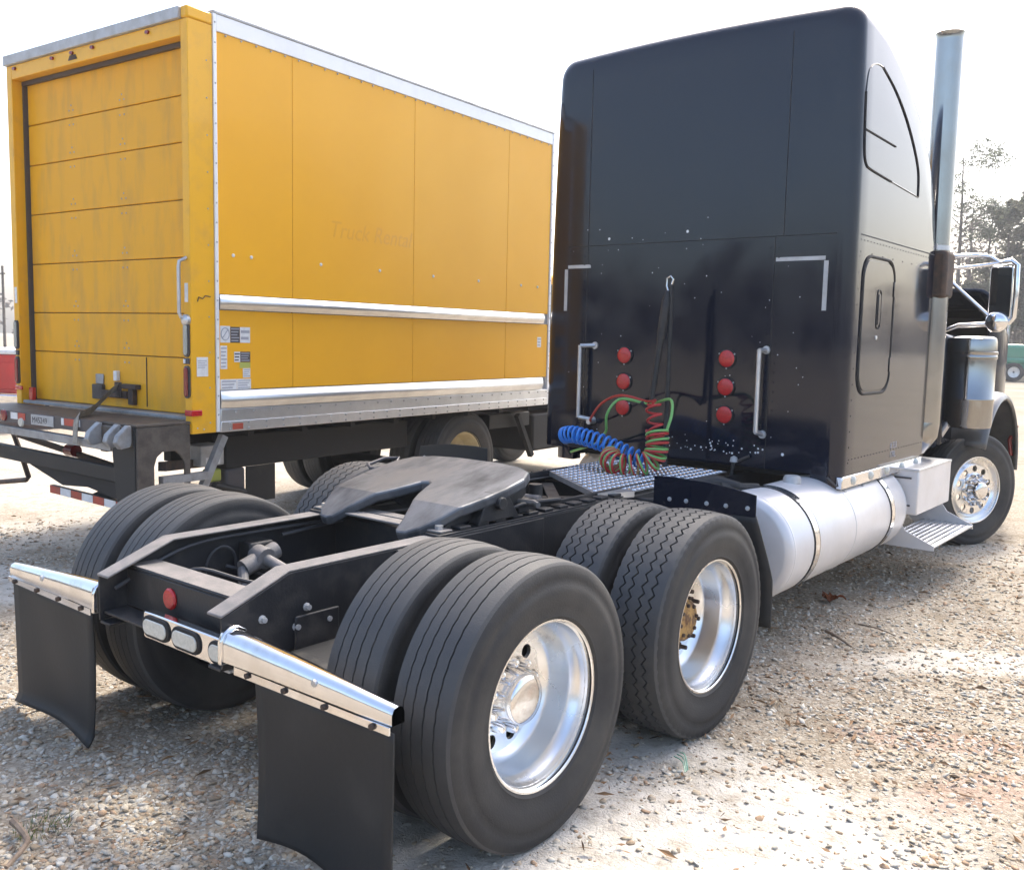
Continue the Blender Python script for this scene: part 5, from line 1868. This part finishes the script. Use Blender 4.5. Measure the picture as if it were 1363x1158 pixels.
for (i, x, y, s, l) in ((4, -60, 19.6, .24, 'small leafless tree far off beside the utility pole'), (3, -62, 21.5, .27, 'small spreading leafless tree far off at the left edge'), (5, -64, 21, .25, 'low dark pine far off at the left edge above the red pickup')):
    tree(i, x, y, s, rs.random() * 6, l, 'small trees far off on the left')
# utility pole at the left
up_ = MB().tube([(0, 0, -.2), (0, 0, 4.6)], [.075, .055], 10).box(-.22, .22, -.03, .03, 4.2, 4.27).build('utility_pole', M['bark'])
up_.location = (-44, 17.1, 0)
tag(up_, 'thin utility pole far off at the left edge', 'utility pole')
# the wood that closes the yard to the right and behind (mirrored in the black paint): one far-off mass
wb_t, wb_c = MB(), MB()
for k in range(104):
    ang = R_(-187 + 273 * k / 103 + rs.uniform(-1.5, 1.5))
    right = math.degrees(ang) > -60
    rr = rs.uniform(92, 112) if right else rs.uniform(50, 62)
    x, y = 2 + rr * math.cos(ang), rr * math.sin(ang)
    if x < -4 and y > 30:
        continue
    H = rs.uniform(3.5, 8.0) if right else rs.uniform(5.5, 8.5)
    wb_t.tube([(x, y, -.2), (x + rs.uniform(-.3, .3), y, H * .9)], [.14, .03], 5, cap=False)
    cents = [((x + rs.gauss(0, H * .12), y + rs.gauss(0, H * .12), H * rs.uniform(.2, 1.0)), H * .16) for _ in range(12)]
    leaf_cloud(rs, cents, 260, .42, wb_c)
for k in range(40):
    x, y = -16 + k * .65 + rs.uniform(-.5, .5), rs.uniform(70, 80)
    H = rs.uniform(8.5, 11.5)
    wb_t.tube([(x, y, -.2), (x + rs.uniform(-.3, .3), y, H * .9)], [.14, .03], 5, cap=False)
    cents = [((x + rs.gauss(0, H * .10), y + rs.gauss(0, H * .10), H * rs.uniform(.1, 1.0)), H * .13) for _ in range(14)]
    leaf_cloud(rs, cents, 900, .16, wb_c)
for k in range(64):
    ang = R_(70 + 112 * k / 63 + rs.uniform(-.8, .8))
    rr = rs.uniform(140, 165)
    x, y = 2 + rr * math.cos(ang), rr * math.sin(ang)
    H = rs.uniform(3.5, 6.5)
    wb_t.tube([(x, y, -.2), (x, y, H * .8)], [.14, .04], 4, cap=False)
    cents = [((x + rs.gauss(0, H * .3), y + rs.gauss(0, H * .2), H * rs.uniform(.1, .95)), H * .22) for _ in range(10)]
    leaf_cloud(rs, cents, 220, .45, wb_c)
wb_t.build('far_wood_trunks', M['bark'], smooth=0, kind='stuff')
wb_c.build('far_wood', M['twigs'], smooth=0, kind='stuff')

# ------------------------------------------------------------------ little things on the ground
lf = MB()
_r = random.Random(8)
for k, (a, ln_) in enumerate(((.2, .10), (1.3, .07), (2.6, .09), (3.5, .06), (5.0, .08))):
    wd = .028
    pv = None
    for j in range(5):
        t = j / 4
        cx_, cy_ = math.cos(a) * ln_ * t, math.sin(a) * ln_ * t
        hh = .012 + .035 * math.sin(t * 2.4 + k) ** 2
        w_ = wd * math.sin(PI * (.15 + .85 * t)) + .002
        nx_, ny_ = -math.sin(a) * w_, math.cos(a) * w_
        cur = [(cx_ - nx_, cy_ - ny_, hh + .010 * _r.random()), (cx_, cy_, hh - .006), (cx_ + nx_, cy_ + ny_, hh + .012 * _r.random())]
        if pv:
            lf.add(pv + cur, [(0, 1, 4, 3), (1, 2, 5, 4)])
        pv = cur
o = lf.build('dry_leaf', M['leaf'], smooth=0)
so = o.modifiers.new('thickness', 'SOLIDIFY')
so.thickness = .002
o.location = (.95, 3.77, 0)
tag(o, 'curled orange brown leaf lying on the gravel beside the white tank', 'leaf')


def stick(pts, r, label):
    p = spline(pts, 10)
    o = MB().tube(p, [r * (1 - .5 * i / 9) for i in range(10)], 7).build('stick', M['stick'])
    tag(o, label, 'stick', 'sticks on the gravel')


stick([(1.20, 3.02, .02), (1.30, 2.93, .03), (1.42, 2.83, .02)], .011, 'thin dark stick lying on the gravel below the white tank')
stick([(-.12, -1.16, .02), (.0, -1.18, .035), (.08, -1.20, .03), (.16, -1.30, .02)], .014, 'crooked grey stick lying by the grass tuft at the left corner')
stick([(1.30, 3.3, .02), (1.42, 3.28, .025), (1.55, 3.22, .02)], .006, 'fine twig lying beside the dark stick')
gt = MB()
for k in range(60):
    a = rs.random() * 6.28
    r_ = rs.random() ** .5 * .09
    x, y = r_ * math.cos(a), r_ * math.sin(a)
    h = rs.uniform(.02, .06)
    dx, dy = rs.gauss(0, .02), rs.gauss(0, .02)
    gt.add([(x - .003, y, 0), (x + .003, y, 0), (x + dx, y + dy, h)], [(0, 1, 2)])
o = gt.build('grass_tuft', M['grass'], smooth=0, loc=(-.03, -1.10, 0))
tag(o, 'small green tuft of grass on the gravel at the lower left', 'grass tuft')
sc_ = MB()
for k in range(3):
    sc_.tube(spline([(0, .012 * k, .015), (-.04, .05 + .01 * k, .03 + .01 * k), (-.10, .09 + .025 * k, .02)], 8), .003, 5)
o = sc_.build('plastic_strand', M['plastic_scrap'], loc=(1.47, .78, 0))
tag(o, 'pale green plastic strands lying on the gravel beside the tyres', 'litter')

# ------------------------------------------------------------------ haze volume added to imitate lens glare that lifts the blacks
hz = MB().box(-330, 330, -330, 330, -1.2, 16.5).build('haze', M['white'], smooth=0, kind='stuff')
hm = bpy.data.materials.new('haze')
hm.use_nodes = True
hm.node_tree.nodes.clear()
ho = hm.node_tree.nodes.new('ShaderNodeOutputMaterial')
hv = hm.node_tree.nodes.new('ShaderNodeVolumePrincipled')
hv.inputs['Color'].default_value = (.93, .96, 1, 1)
hv.inputs['Density'].default_value = .0013
hv.inputs['Anisotropy'].default_value = .3
hm.node_tree.links.new(hv.outputs[0], ho.inputs['Volume'])
hz.data.materials.clear()
hz.data.materials.append(hm)
